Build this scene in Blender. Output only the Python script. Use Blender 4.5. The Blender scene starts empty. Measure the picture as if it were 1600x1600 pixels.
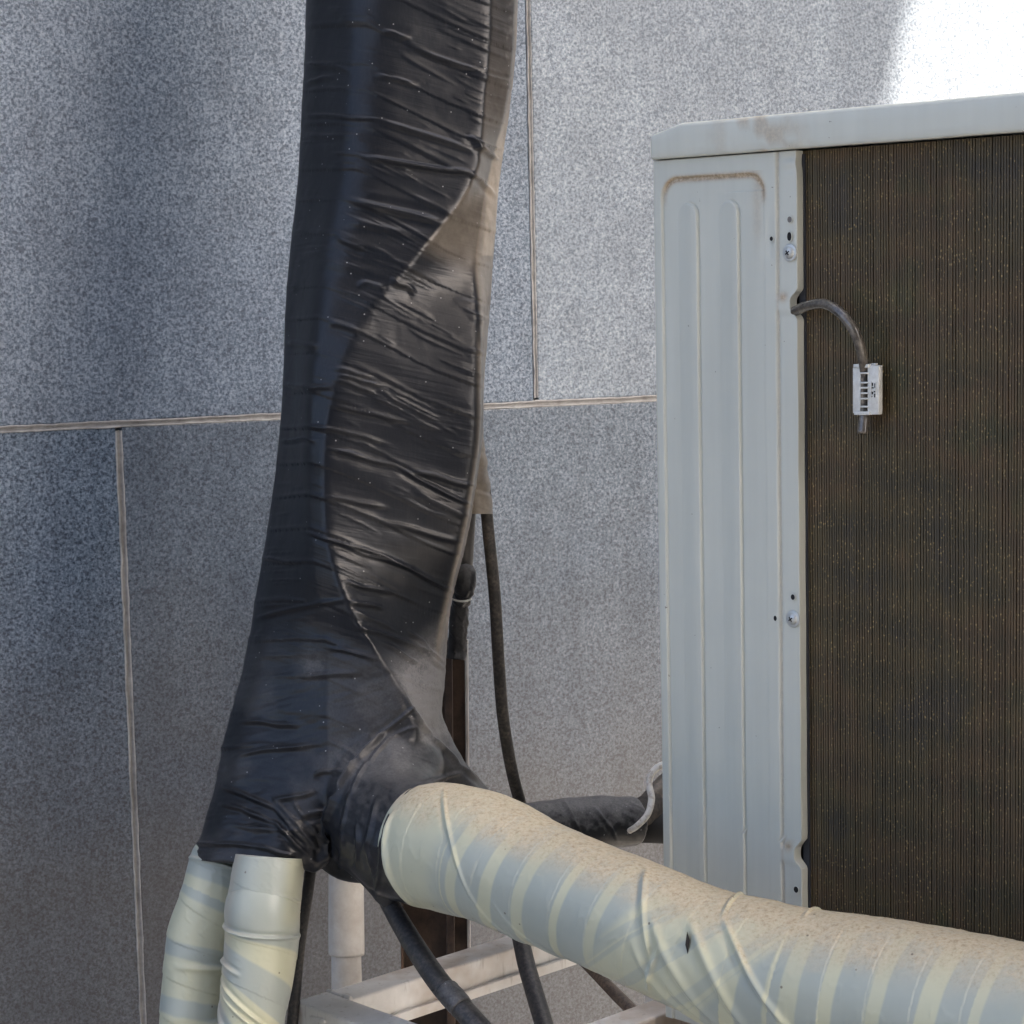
import bpy, math, random
import numpy as np
from mathutils import Vector

S = bpy.context.scene
C = S.collection
# ------------------------------------------------------------------ camera
FPX = 3350.0                                   # focal length for a 1600 px picture
PITCH = math.atan(362 / FPX); ROLL = 0.022
CAM = Vector((0, 0, 1.5))
F_ = Vector((0, math.cos(PITCH), -math.sin(PITCH)))
r0 = Vector((1, 0, 0)); u0 = Vector((0, math.sin(PITCH), math.cos(PITCH)))
R_ = r0 * math.cos(ROLL) - u0 * math.sin(ROLL)
U_ = r0 * math.sin(ROLL) + u0 * math.cos(ROLL)
cd = bpy.data.cameras.new('camera'); cam = bpy.data.objects.new('camera', cd); C.objects.link(cam)
cd.sensor_width = 36; cd.lens = 36 * FPX / 1600; cd.clip_start = 0.05; cd.clip_end = 500
from mathutils import Matrix
M = Matrix((R_, U_, -F_)).transposed().to_4x4(); M.translation = CAM
cam.matrix_world = M
S.camera = cam
S.render.resolution_x = S.render.resolution_y = 1024
# ------------------------------------------------------------------ light
SUNV = Vector((.50, -.45, .74)).normalized()    # towards the sun
world = bpy.data.worlds.new("World"); S.world = world; world.use_nodes = True
wn = world.node_tree; sky = wn.nodes.new('ShaderNodeTexSky'); sky.sky_type = 'NISHITA'; sky.sun_disc = False
sky.sun_elevation = math.asin(SUNV.z); sky.sun_rotation = math.atan2(SUNV.x, SUNV.y)
sky.air_density = .8; sky.dust_density = 5.5; sky.ozone_density = 1.0
bg = wn.nodes['Background']; bg.inputs[1].default_value = 0.15
wn.links.new(sky.outputs[0], bg.inputs[0])
sl = bpy.data.lights.new('sun', 'SUN'); sl.energy = 5.0; sl.angle = math.radians(0.53); sl.color = (1, .88, .75)
so = bpy.data.objects.new('sun', sl); C.objects.link(so)
so.rotation_euler = SUNV.to_track_quat('Z', 'Y').to_euler()
so.location = (4, -4, 9)
S.view_settings.view_transform = 'Standard'; S.view_settings.look = 'None'
S.view_settings.gamma = 1; S.view_settings.use_curve_mapping = False
S.view_settings.exposure = 2.0
random.seed(5); rng = np.random.default_rng(7)

# ------------------------------------------------------------------ helpers
cC = np.array(CAM); cF = np.array(F_); cR = np.array(R_); cU = np.array(U_)
def at(px, py, d):
    """pixel of the 1600 px photograph + real distance along the view axis -> world"""
    px = np.asarray(px, float)[..., None]; py = np.asarray(py, float)[..., None]; d = np.asarray(d, float)[..., None]
    return cC + cF * d + cR * (px - 800) / FPX * d + cU * (800 - py) / FPX * d
def ray(px, py):
    return at(px, py, 1.0) - cC
def on_plane(px, py, p0, n):
    r = ray(px, py); t = np.dot(np.array(p0) - cC, n) / np.dot(r, n); return cC + r * t

def hsh(ix, iy, s):
    h = (ix.astype(np.int64) * 374761393 + iy.astype(np.int64) * 668265263 + s * 974634777) & 0xffffffff
    h = ((h ^ (h >> 13)) * 1274126177) & 0xffffffff
    return ((h ^ (h >> 16)) & 0xffff) / 65535.0
def vnoise(x, y, s=0):
    x = np.asarray(x, float); y = np.asarray(y, float); x, y = np.broadcast_arrays(x, y)
    ix = np.floor(x); iy = np.floor(y); fx = x - ix; fy = y - iy
    fx = fx * fx * (3 - 2 * fx); fy = fy * fy * (3 - 2 * fy)
    a = hsh(ix, iy, s); b = hsh(ix + 1, iy, s); c = hsh(ix, iy + 1, s); d = hsh(ix + 1, iy + 1, s)
    return (a * (1 - fx) + b * fx) * (1 - fy) + (c * (1 - fx) + d * fx) * fy
def fbm(x, y, s=0, o=4):
    t = 0; a = .5
    for i in range(o):
        t = t + a * vnoise(x * 2 ** i, y * 2 ** i, s + i * 17); a *= .5
    return t
def sstep(a, b, x):
    t = np.clip((x - a) / (b - a), 0, 1); return t * t * (3 - 2 * t)

def tag(o, label=None, cat=None, group=None, kind=None):
    if label: o['label'] = label
    if cat: o['category'] = cat
    if group: o['group'] = group
    if kind: o['kind'] = kind
    return o
def empty(name, loc, label, cat, group=None):
    o = bpy.data.objects.new(name, None); C.objects.link(o); o.location = loc; o.empty_display_size = .05
    return tag(o, label, cat, group)
def link(name, me, mat, parent=None):
    o = bpy.data.objects.new(name, me); C.objects.link(o)
    if mat and not me.materials: me.materials.append(mat)
    if parent:
        o.parent = parent; o.matrix_parent_inverse = Matrix.Translation(-Vector(parent.location))
    return o
def mesh_np(name, V, Fq, smooth=True, attrs=None):
    V = np.asarray(V, float).reshape(-1, 3); Fq = np.asarray(Fq, np.int32)
    k = Fq.shape[1]; n = len(Fq)
    me = bpy.data.meshes.new(name)
    me.vertices.add(len(V)); me.vertices.foreach_set('co', V.ravel())
    me.loops.add(n * k); me.loops.foreach_set('vertex_index', Fq.ravel())
    me.polygons.add(n); me.polygons.foreach_set('loop_start', np.arange(0, n * k, k, dtype=np.int32))
    me.polygons.foreach_set('use_smooth', np.full(n, smooth))
    for an, av in (attrs or {}).items():
        av = np.asarray(av, float)
        if av.ndim == 1 or av.shape[-1] == 1 or av.size == len(V):
            a = me.attributes.new(an, 'FLOAT', 'POINT'); a.data.foreach_set('value', av.ravel())
        else:
            a = me.attributes.new(an, 'FLOAT_COLOR', 'POINT')
            col = np.ones((len(V), 4)); col[:, :3] = av.reshape(-1, 3); a.data.foreach_set('color', col.ravel())
    me.update(calc_edges=True); me.validate()
    return me
def grid_faces(n, m, closed=True, flip=False):
    i = np.arange(n - 1)[:, None]; j = np.arange(m if closed else m - 1)[None, :]
    j2 = (j + 1) % m
    a = i * m + j; b = i * m + j2; c = (i + 1) * m + j2; d = (i + 1) * m + j
    f = np.stack([a, b, c, d], -1).reshape(-1, 4)
    return f[:, ::-1] if flip else f
def gnormals(P, closed=True):
    if closed: du = np.roll(P, -1, 1) - np.roll(P, 1, 1)
    else: du = np.gradient(P, axis=1)
    dv = np.gradient(P, axis=0)
    n = np.cross(du, dv); n /= np.linalg.norm(n, axis=-1, keepdims=True) + 1e-12
    return n
def crom(P, n):
    P = np.asarray(P, float); k = len(P)
    Q = np.vstack([2 * P[0] - P[1], P, 2 * P[-1] - P[-2]])
    t = np.linspace(0, k - 1 - 1e-9, n); i = np.floor(t).astype(int); f = (t - i)[:, None]
    a, b, c, d = Q[i], Q[i + 1], Q[i + 2], Q[i + 3]
    return .5 * ((2 * b) + (c - a) * f + (2 * a - 5 * b + 4 * c - d) * f ** 2 + (3 * b - a - 3 * c + d) * f ** 3)
def tube_grid(pts, n, m, world=False, squash=None):
    """pts (px,py,depth,r_px) or world (x,y,z,r). returns grid P[n,m,3], theta, s, radius"""
    pts = np.asarray(pts, float)
    if world: W = pts.copy()
    else:
        W = np.zeros((len(pts), 4)); W[:, :3] = at(pts[:, 0], pts[:, 1], pts[:, 2]); W[:, 3] = pts[:, 3] * pts[:, 2] / FPX
    # resample evenly
    D = crom(W, n * 4); L = np.r_[0, np.cumsum(np.linalg.norm(np.diff(D[:, :3], axis=0), axis=1))]
    s = np.linspace(0, L[-1], n); Q = np.stack([np.interp(s, L, D[:, k]) for k in range(4)], -1)
    T = np.gradient(Q[:, :3], axis=0); T /= np.linalg.norm(T, axis=1, keepdims=True)
    up = cC - Q[0, :3]; A = np.zeros((n, 3)); v = up - T[0] * np.dot(up, T[0]); v /= np.linalg.norm(v)
    for i in range(n):
        v = v - T[i] * np.dot(v, T[i]); v /= np.linalg.norm(v); A[i] = v
    B = np.cross(T, A)
    th = np.linspace(0, 2 * np.pi, m, endpoint=False)     # 0 faces the camera
    N = A[:, None] * np.cos(th)[None, :, None] + B[:, None] * np.sin(th)[None, :, None]
    return Q[:, :3], N, Q[:, 3], th, s
def tube(name, pts, mat, parent=None, n=80, m=24, dispf=None, attrf=None, world=False, cap=True):
    Cn, N, r, th, s = tube_grid(pts, n, m, world)
    P = Cn[:, None] + N * r[:, None, None]
    TH, SS = np.meshgrid(th, s)
    if dispf is not None: P = P + N * dispf(SS, TH, P)[..., None]
    attrs = {k: v.reshape(-1) if v.ndim == 2 else v.reshape(-1, 3) for k, v in (attrf(SS, TH, P) if attrf else {}).items()}
    V = P.reshape(-1, 3); Fq = grid_faces(n, m, True, True)
    if cap:
        nv = len(V); V = np.vstack([V, P[0].mean(0), P[-1].mean(0)])
        j = np.arange(m); j2 = (j + 1) % m
        f1 = np.stack([np.full(m, nv), j, j2, j2], -1)[:, [0, 1, 2, 2]]
        me = None
        for k in attrs: attrs[k] = np.concatenate([attrs[k], attrs[k][:1], attrs[k][-1:]])
        tri1 = np.stack([np.full(m, nv), j2, j], -1)[:, ::-1]; e = (n - 1) * m
        tri2 = np.stack([np.full(m, nv + 1), e + j, e + j2], -1)[:, ::-1]
        # triangulate everything so all faces have 3 corners
        q = Fq; T3 = np.vstack([q[:, [0, 1, 2]], q[:, [0, 2, 3]], tri1, tri2])
        me = mesh_np(name, V, T3, True, attrs)
    else:
        me = mesh_np(name, V, Fq, True, attrs)
    return link(name, me, mat, parent)

class MB:
    def __init__(s): s.v = []; s.f = []
    def prism(s, top, bot):
        """top/bot: lists of world points, same count"""
        n = len(top); o = len(s.v); s.v += [tuple(p) for p in top] + [tuple(p) for p in bot]
        s.f.append(list(range(o, o + n))); s.f.append(list(range(o + 2 * n - 1, o + n - 1, -1)))
        for i in range(n):
            j = (i + 1) % n; s.f.append([o + j, o + i, o + n + i, o + n + j])
        return s
    def box(s, o, a, b, c):
        """corner o with edge vectors a,b,c"""
        o, a, b, c = (np.asarray(k, float) for k in (o, a, b, c))
        return s.prism([o + c, o + c + a, o + c + a + b, o + c + b], [o, o + a, o + a + b, o + b])
    def build(s, name, mat, parent=None, bevel=0, seg=2, smooth=False):
        import bmesh
        me = bpy.data.meshes.new(name); me.from_pydata(s.v, [], s.f)
        bm = bmesh.new(); bm.from_mesh(me); bmesh.ops.recalc_face_normals(bm, faces=bm.faces)
        if bevel: bmesh.ops.bevel(bm, geom=list(bm.edges), offset=bevel, segments=seg, affect='EDGES', profile=.5, clamp_overlap=True)
        for f in bm.faces: f.smooth = smooth
        bm.to_mesh(me); bm.free()
        return link(name, me, mat, parent)

# ------------------------------------------------------------------ materials
def mat(name, col=(.5, .5, .5), rough=.5, metal=0, spec=.5):
    m = bpy.data.materials.new(name); m.use_nodes = True; b = m.node_tree.nodes['Principled BSDF']
    b.inputs['Base Color'].default_value = (*col, 1); b.inputs['Roughness'].default_value = rough
    b.inputs['Metallic'].default_value = metal; b.inputs['Specular IOR Level'].default_value = spec
    return m, m.node_tree, b
def nd(nt, t, **k):
    n = nt.nodes.new(t)
    for a, v in k.items():
        if a in n.bl_rna.properties.keys(): setattr(n, a, v)
        else: n.inputs[a.replace('_', ' ')].default_value = v
    return n
def noise(nt, vec, scale, detail=3, rough=.55):
    n = nt.nodes.new('ShaderNodeTexNoise'); n.inputs['Scale'].default_value = scale
    n.inputs['Detail'].default_value = detail; n.inputs['Roughness'].default_value = rough
    if vec: nt.links.new(vec, n.inputs['Vector'])
    return n.outputs['Fac']
def ramp(nt, fac, stops):
    n = nt.nodes.new('ShaderNodeValToRGB'); e = n.color_ramp.elements
    while len(e) < len(stops): e.new(.5)
    for i, (p, c) in enumerate(stops):
        e[i].position = p; e[i].color = (*c, 1) if len(c) == 3 else c
    nt.links.new(fac, n.inputs[0]); return n.outputs[0]
def mix(nt, fac, a, b, mode='MIX'):
    n = nt.nodes.new('ShaderNodeMix'); n.data_type = 'RGBA'; n.blend_type = mode
    for i, v in ((0, fac), (6, a), (7, b)):
        if isinstance(v, (int, float)): n.inputs[i].default_value = v
        elif isinstance(v, tuple): n.inputs[i].default_value = (*v, 1)
        else: nt.links.new(v, n.inputs[i])
    return n.outputs[2]
def math_(nt, op, a, b=0.0, clamp=False):
    n = nt.nodes.new('ShaderNodeMath'); n.operation = op; n.use_clamp = clamp
    for i, v in ((0, a), (1, b)):
        if isinstance(v, (int, float)): n.inputs[i].default_value = v
        else: nt.links.new(v, n.inputs[i])
    return n.outputs[0]
def coords(nt, scale=(1, 1, 1), rot=(0, 0, 0)):
    g = nt.nodes.new('ShaderNodeNewGeometry'); m = nt.nodes.new('ShaderNodeMapping')
    m.inputs['Scale'].default_value = scale; m.inputs['Rotation'].default_value = rot
    nt.links.new(g.outputs['Position'], m.inputs[0]); return m.outputs[0]
def bump(nt, b, h, dist, strength=1.0):
    n = nt.nodes.new('ShaderNodeBump'); n.inputs['Distance'].default_value = dist; n.inputs['Strength'].default_value = strength
    nt.links.new(h, n.inputs['Height']); nt.links.new(n.outputs[0], b.inputs['Normal']); return n
def attr(nt, name, out='Fac'):
    n = nt.nodes.new('ShaderNodeAttribute'); n.attribute_name = name; return n.outputs[out]

# granite
def granite():
    m, nt, b = mat('granite', rough=.42)
    v = coords(nt)
    n1 = noise(nt, v, 250, 3, .72); n2 = noise(nt, v, 430, 2, .6); big = noise(nt, v, 2.2, 4, .6); mid = noise(nt, v, 14, 3, .6)
    vo = nd(nt, 'ShaderNodeTexVoronoi', Scale=300.0); nt.links.new(v, vo.inputs['Vector'])
    g = ramp(nt, n1, [(.35, (.024, .044, .070)), (.43, (.115, .150, .188)), (.53, (.220, .262, .302)), (.68, (.41, .45, .49))])
    sep = nt.nodes.new('ShaderNodeSeparateColor'); nt.links.new(vo.outputs['Color'], sep.inputs[0])
    g = mix(nt, ramp(nt, sep.outputs[0], [(.86, (0, 0, 0)), (.93, (.7, .7, .7))]), g, (.045, .062, .088))
    g = mix(nt, ramp(nt, n2, [(.70, (0, 0, 0)), (.82, (.6, .6, .6))]), g, (.46, .46, .48))
    g = mix(nt, .6, g, ramp(nt, mid, [(.3, (.72, .73, .75)), (.7, (1.2, 1.2, 1.2))]), 'MULTIPLY')
    g = mix(nt, 1.0, g, ramp(nt, big, [(.3, (.86, .87, .90)), (.7, (1.1, 1.08, 1.05))]), 'MULTIPLY')
    # warm bounce glow from the ground, painted into the stone colour low down
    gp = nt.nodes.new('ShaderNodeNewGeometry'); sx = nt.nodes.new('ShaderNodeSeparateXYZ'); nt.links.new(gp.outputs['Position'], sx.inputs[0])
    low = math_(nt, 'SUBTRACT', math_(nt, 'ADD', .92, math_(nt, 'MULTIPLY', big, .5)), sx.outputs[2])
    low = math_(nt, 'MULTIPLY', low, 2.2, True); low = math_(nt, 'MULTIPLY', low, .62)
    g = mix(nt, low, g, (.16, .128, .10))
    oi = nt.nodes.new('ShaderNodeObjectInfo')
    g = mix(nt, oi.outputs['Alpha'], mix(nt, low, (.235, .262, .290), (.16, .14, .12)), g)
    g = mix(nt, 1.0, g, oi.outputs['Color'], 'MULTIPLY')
    # faint vertical rain streaks
    st = noise(nt, coords(nt, (9, 9, .5)), 3, 4, .6)
    g = mix(nt, .5, g, ramp(nt, st, [(.35, (.85, .85, .86)), (.6, (1.05, 1.05, 1.05))]), 'MULTIPLY')
    nt.links.new(g, b.inputs['Base Color'])
    nt.links.new(ramp(nt, n1, [(.3, (.5, .5, .5)), (.7, (.33, .33, .33))]), b.inputs['Roughness'])
    bump(nt, b, n1, .0004, .5)
    return m
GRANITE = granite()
def mortar():
    m, nt, b = mat('mortar', rough=.85)
    v = coords(nt); n = noise(nt, v, 60, 5, .7); n2 = noise(nt, v, 9, 3)
    a = attr(nt, 'lip')
    c = ramp(nt, n, [(.3, (.19, .185, .18)), (.7, (.34, .335, .325))])
    c2 = ramp(nt, n, [(.35, (.39, .385, .375)), (.7, (.58, .57, .555))])
    c = mix(nt, a, c, c2); c = mix(nt, ramp(nt, n2, [(.5, (0, 0, 0)), (.7, (.6, .6, .6))]), c, (.14, .125, .115))
    nt.links.new(c, b.inputs['Base Color']); bump(nt, b, n, .002, .6); return m
MORTAR = mortar()
def black_tape():
    m, nt, b = mat('black_tape', rough=.36, spec=.30)
    v = coords(nt); d = attr(nt, 'dust'); tn = attr(nt, 'tan')
    n = noise(nt, v, 45, 5, .65); n2 = noise(nt, v, 420, 3, .6); n3 = noise(nt, v, 8, 4, .6)
    c = ramp(nt, n3, [(.3, (.004, .0055, .009)), (.7, (.008, .010, .014))])
    fib = noise(nt, coords(nt, (1, 1, .03)), 520, 2, .5)
    c = mix(nt, ramp(nt, fib, [(.45, (0, 0, 0)), (.75, (.06, .06, .06))]), c, (.09, .09, .10))
    f = math_(nt, 'MULTIPLY', d, math_(nt, 'ADD', -.35, math_(nt, 'MULTIPLY', math_(nt, 'ADD', n, n2), 1.35)), True)
    c = mix(nt, f, c, (.185, .18, .178))
    c = mix(nt, tn, c, ramp(nt, n, [(.3, (.20, .165, .125)), (.7, (.36, .31, .25))]))
    sp = ramp(nt, n2, [(.70, (0, 0, 0)), (.76, (.5, .5, .5))]); sp = mix(nt, 1.0, sp, d, 'MULTIPLY')
    c = mix(nt, sp, c, (.45, .43, .40))
    vo = nd(nt, 'ShaderNodeTexVoronoi', Scale=70.0); nt.links.new(v, vo.inputs['Vector'])
    spk = ramp(nt, vo.outputs['Distance'], [(.045, (.5, .5, .5)), (.07, (0, 0, 0))])
    c = mix(nt, spk, c, (.4, .4, .4))
    nt.links.new(c, b.inputs['Base Color'])
    r = math_(nt, 'ADD', math_(nt, 'ADD', .26, math_(nt, 'MULTIPLY', n3, .07)), math_(nt, 'MULTIPLY', d, .35)); nt.links.new(r, b.inputs['Roughness'])
    vr = coords(nt, (1, 1, 1), (0, -.24, 0)); mp_ = nt.nodes.new('ShaderNodeMapping'); mp_.inputs['Scale'].default_value = (7, 7, 120); nt.links.new(vr, mp_.inputs[0])
    mw = noise(nt, mp_.outputs[0], 1.0, 3, .55)
    mk_ = ramp(nt, noise(nt, v, 11, 3, .6), [(.42, (.1, .1, .1)), (.6, (1, 1, 1))])
    h = math_(nt, 'ADD', math_(nt, 'MULTIPLY', mw, mk_), math_(nt, 'MULTIPLY', n, .12))
    bump(nt, b, h, .0013, .8)
    return m
BTAPE = black_tape()
def pale_tape():
    m, nt, b = mat('pale_tape', rough=.45)
    v = coords(nt); cr = attr(nt, 'cream'); d = attr(nt, 'dust')
    n = noise(nt, v, 90, 5, .7); n2 = noise(nt, v, 14, 4, .6); n3 = noise(nt, v, 520, 3, .6)
    c = mix(nt, cr, ramp(nt, n2, [(.3, (.325, .362, .325)), (.7, (.368, .402, .362))]), ramp(nt, n2, [(.3, (.475, .480, .345)), (.7, (.52, .525, .38))]))
    dn = math_(nt, 'MULTIPLY', d, math_(nt, 'ADD', -.15, math_(nt, 'MULTIPLY', math_(nt, 'ADD', n, math_(nt, 'MULTIPLY', n3, .9)), 1.35)), True)
    ng_ = noise(nt, v, 240, 4, .7); dc = ramp(nt, ng_, [(.32, (.33, .26, .17)), (.46, (.455, .385, .268)), (.66, (.53, .465, .34))])
    c = mix(nt, dn, c, dc)
    sp = ramp(nt, n3, [(.72, (0, 0, 0)), (.78, (.6, .6, .6))]); sp = mix(nt, 1.0, sp, d, 'MULTIPLY')
    c = mix(nt, sp, c, (.16, .12, .09))
    w = attr(nt, 'warm'); c = mix(nt, w, c, (.52, .36, .24))
    vo = nd(nt, 'ShaderNodeTexVoronoi', Scale=38.0); nt.links.new(v, vo.inputs['Vector'])
    c = mix(nt, ramp(nt, vo.outputs['Distance'], [(.035, (.8, .8, .8)), (.06, (0, 0, 0))]), c, (.12, .10, .08))
    nt.links.new(c, b.inputs['Base Color'])
    nt.links.new(math_(nt, 'ADD', .38, math_(nt, 'MULTIPLY', d, .45), True), b.inputs['Roughness'])
    bump(nt, b, math_(nt, 'MULTIPLY', math_(nt, 'ADD', n3, n), math_(nt, 'ADD', d, .05)), .0006, .5)
    return m
PTAPE = pale_tape()
def rubber(name='rubber', base=(.022, .022, .024), dust=(.15, .13, .11), amt=.5, rough=.5):
    m, nt, b = mat(name, rough=rough)
    v = coords(nt); n = noise(nt, v, 40, 5, .7); n2 = noise(nt, v, 260, 3)
    f = math_(nt, 'MULTIPLY', n, n2); c = mix(nt, ramp(nt, f, [(.2, (0, 0, 0)), (.45, (amt, amt, amt))]), base, dust)
    nt.links.new(c, b.inputs['Base Color']); bump(nt, b, n2, .0006, .4); return m
RUBBER = rubber(); RUBBER2 = rubber('dusty_rubber', (.05, .045, .04), (.20, .165, .13), .8, .55)
BROWNP = rubber('brown_pipe', (.10, .07, .05), (.28, .20, .14), .8, .5)
GREYP = rubber('grey_pipe', (.16, .15, .14), (.26, .24, .22), .5, .45)
def rust():
    m, nt, b = mat('rusty_steel', rough=.6)
    v = coords(nt); n = noise(nt, v, 12, 6, .7); n2 = noise(nt, coords(nt, (1, 1, .15)), 80, 4)
    c = ramp(nt, n, [(.3, (.018, .013, .011)), (.5, (.060, .038, .026)), (.72, (.15, .092, .060))])
    c = mix(nt, .5, c, ramp(nt, n2, [(.3, (.6, .6, .6)), (.7, (1.3, 1.25, 1.2))]), 'MULTIPLY')
    nt.links.new(c, b.inputs['Base Color']); bump(nt, b, n, .002, .5); return m
RUST = rust()
def steel():
    m, nt, b = mat('galvanised_steel', rough=.45)
    v = coords(nt); n = noise(nt, v, 25, 5, .65); n2 = noise(nt, v, 6, 4, .7); n3 = noise(nt, coords(nt, (1, 1, .2)), 130, 3)
    c = ramp(nt, n, [(.3, (.68, .67, .65)), (.7, (.84, .83, .81))])
    c = mix(nt, ramp(nt, n2, [(.48, (0, 0, 0)), (.68, (.75, .75, .75))]), c, (.42, .31, .22))
    c = mix(nt, ramp(nt, n3, [(.6, (0, 0, 0)), (.75, (.5, .5, .5))]), c, (.30, .25, .20))
    nt.links.new(c, b.inputs['Base Color']); bump(nt, b, n, .001, .4); return m
STEEL = steel()
def paint():
    m, nt, b = mat('grey_green_paint', rough=.38)
    v = coords(nt); n = noise(nt, v, 7, 4); n2 = noise(nt, v, 300, 4, .7); n3 = noise(nt, v, 60, 4, .7)
    c = ramp(nt, n, [(.3, (.60, .62, .56)), (.7, (.635, .655, .59))])
    d = attr(nt, 'dust')
    dn = math_(nt, 'MULTIPLY', d, math_(nt, 'MULTIPLY', math_(nt, 'ADD', n2, n3), 1.15), True)
    c = mix(nt, dn, c, ramp(nt, n2, [(.35, (.34, .25, .16)), (.65, (.60, .51, .38))]))
    sp = ramp(nt, noise(nt, v, 150, 2, .5), [(.765, (0, 0, 0)), (.79, (.75, .75, .75))])
    c = mix(nt, sp, c, (.16, .14, .11))
    st = noise(nt, coords(nt, (60, 60, 3)), 1, 4, .6)
    c = mix(nt, .35, c, ramp(nt, st, [(.35, (.90, .90, .89)), (.65, (1.03, 1.03, 1.03))]), 'MULTIPLY')
    nt.links.new(c, b.inputs['Base Color']); bump(nt, b, noise(nt, v, 900, 2), .0002, .3); return m
PAINT = paint()
def fins():
    m, nt, b = mat('dusty_fins', rough=.6)
    v = coords(nt); n = noise(nt, v, 9, 4, .6); n4 = noise(nt, coords(nt, (1, 1, .12), (0, 0, 0)), 60, 4, .6)
    c = ramp(nt, n, [(.3, (.064, .053, .038)), (.43, (.084, .066, .034)), (.55, (.100, .068, .037)), (.68, (.078, .070, .033)), (.8, (.072, .056, .050))])
    c = mix(nt, .7, c, ramp(nt, n4, [(.3, (.75, .75, .75)), (.7, (1.2, 1.2, 1.2))]), 'MULTIPLY')
    vd = nd(nt, 'ShaderNodeTexVoronoi', Scale=290.0); nt.links.new(coords(nt, (1, 1, .75), (0, .6, 0)), vd.inputs['Vector'])
    sc_ = nt.nodes.new('ShaderNodeSeparateColor'); nt.links.new(vd.outputs['Color'], sc_.inputs[0])
    dsz = math_(nt, 'ADD', vd.outputs['Distance'], math_(nt, 'MULTIPLY', noise(nt, v, 700, 2), .25))
    wz_ = nd(nt, 'ShaderNodeTexWave', Scale=6.5, Distortion=1.2); wz_.bands_direction = 'Z'; nt.links.new(v, wz_.inputs['Vector'])
    c = mix(nt, .55, c, ramp(nt, wz_.outputs['Fac'], [(.1, (.82, .84, .86)), (.9, (1.18, 1.12, 1.0))]), 'MULTIPLY')
    sp = math_(nt, 'MULTIPLY', math_(nt, 'LESS_THAN', dsz, .35), math_(nt, 'GREATER_THAN', sc_.outputs[0], .30))
    spb = ramp(nt, noise(nt, v, 17, 3), [(.35, (.35, .35, .35)), (.65, (1, 1, 1))])
    c = mix(nt, mix(nt, 1.0, sp, spb, 'MULTIPLY'), c, (.33, .24, .11))
    nt.links.new(c, b.inputs['Base Color']); return m
FINS = fins()
DARK, _, _ = mat('dark_void', (.008, .008, .009), .8)
FINB, _, _ = mat('coil_depth', (.020, .017, .012), .8)
WHITEP, ntw, bw = mat('white_plastic', (.72, .73, .70), .35)
nw = noise(ntw, coords(ntw), 120, 5, .7); ntw.links.new(ramp(ntw, nw, [(.35, (.60, .60, .56)), (.6, (.74, .75, .72))]), bw.inputs['Base Color'])
PVC, ntp, bp = mat('cream_pvc', (.78, .74, .69), .4)
np_ = noise(ntp, coords(ntp), 40, 5, .7); ntp.links.new(ramp(ntp, np_, [(.3, (.66, .61, .55)), (.6, (.80, .77, .72))]), bp.inputs['Base Color'])
CABLE, ntc, bc_ = mat('dirty_white_cable', (.7, .66, .58), .5)
nc = noise(ntc, coords(ntc), 150, 5, .7); ntc.links.new(ramp(ntc, nc, [(.4, (.62, .55, .46)), (.48, (.84, .80, .72))]), bc_.inputs['Base Color'])
ZINC, _, _ = mat('zinc_screw', (.55, .58, .58), .42, .55)
TUBEM, ntt, bt = mat('smoky_tube', (.16, .135, .11), .22)
ntb = noise(ntt, coords(ntt), 130, 5, .7); ntt.links.new(ramp(ntt, ntb, [(.35, (.055, .048, .040)), (.65, (.16, .14, .115))]), bt.inputs['Base Color'])
bt.inputs['Coat Weight'].default_value = .6
GROUNDM, ntg, bgm = mat('warm_paving', (.42, .35, .28), .85)
ng = noise(ntg, coords(ntg), 4, 6, .7); ntg.links.new(ramp(ntg, ng, [(.3, (.22, .212, .20)), (.7, (.31, .30, .28))]), bgm.inputs['Base Color'])
PLASTER, _, _ = mat('pale_render', (.45, .44, .42), .8)

# ------------------------------------------------------------------ wall
WDIR = np.array([math.sin(math.radians(66)), math.cos(math.radians(66)), 0])
WN = np.array([WDIR[1], -WDIR[0], 0])                     # faces the camera
W0 = at(838, 628, 3.1)                                    # joint corner on the wall plane
def wp(px, py): return on_plane(px, py, W0, WN)
def wuv(P): d = P - W0; return float(np.dot(d, WDIR)), float(d[2])
uL, _ = wuv(wp(185, 662))
TW = -2 * uL; TH_ = .80; GAP = .012
wall = empty('granite_wall', (float(W0[0]), float(W0[1]), 0), 'grey speckled granite clad wall standing behind the black taped duct and the air conditioner', 'wall')
tiles = {}
def tile_mesh(w, h, seed):
    key = (round(w, 3), round(h, 3))
    if key in tiles: return tiles[key]
    mb = MB(); mb.box((0, 0, 0), (w, 0, 0), (0, .03, 0), (0, 0, h))
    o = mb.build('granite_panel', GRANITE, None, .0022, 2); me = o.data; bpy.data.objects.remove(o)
    tiles[key] = me; return me
ang = math.atan2(WDIR[1], WDIR[0])
def place(name, me, u, z, c, off=0.0):
    o = bpy.data.objects.new(name, me); C.objects.link(o)
    p = W0 + WDIR * u - WN * off; o.location = (p[0], p[1], W0[2] + z); o.rotation_euler = (0, 0, ang)
    o.parent = wall; o.matrix_parent_inverse = Matrix.Translation(-wall.location)
    o.color = (*c, 1) if len(c) == 3 else c; return o
rowz = [(-3, -1), (0, 0), (1, 1), (2, 2)]
ztop = [0]
rr = random.Random(3)
zrows = [(-1.42, -.0072), (.0012, .86), (.872, 1.72), (1.732, 2.58), (2.592, 3.44), (3.452, 4.3), (4.312, 5.2), (5.212, 6.2)]
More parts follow.
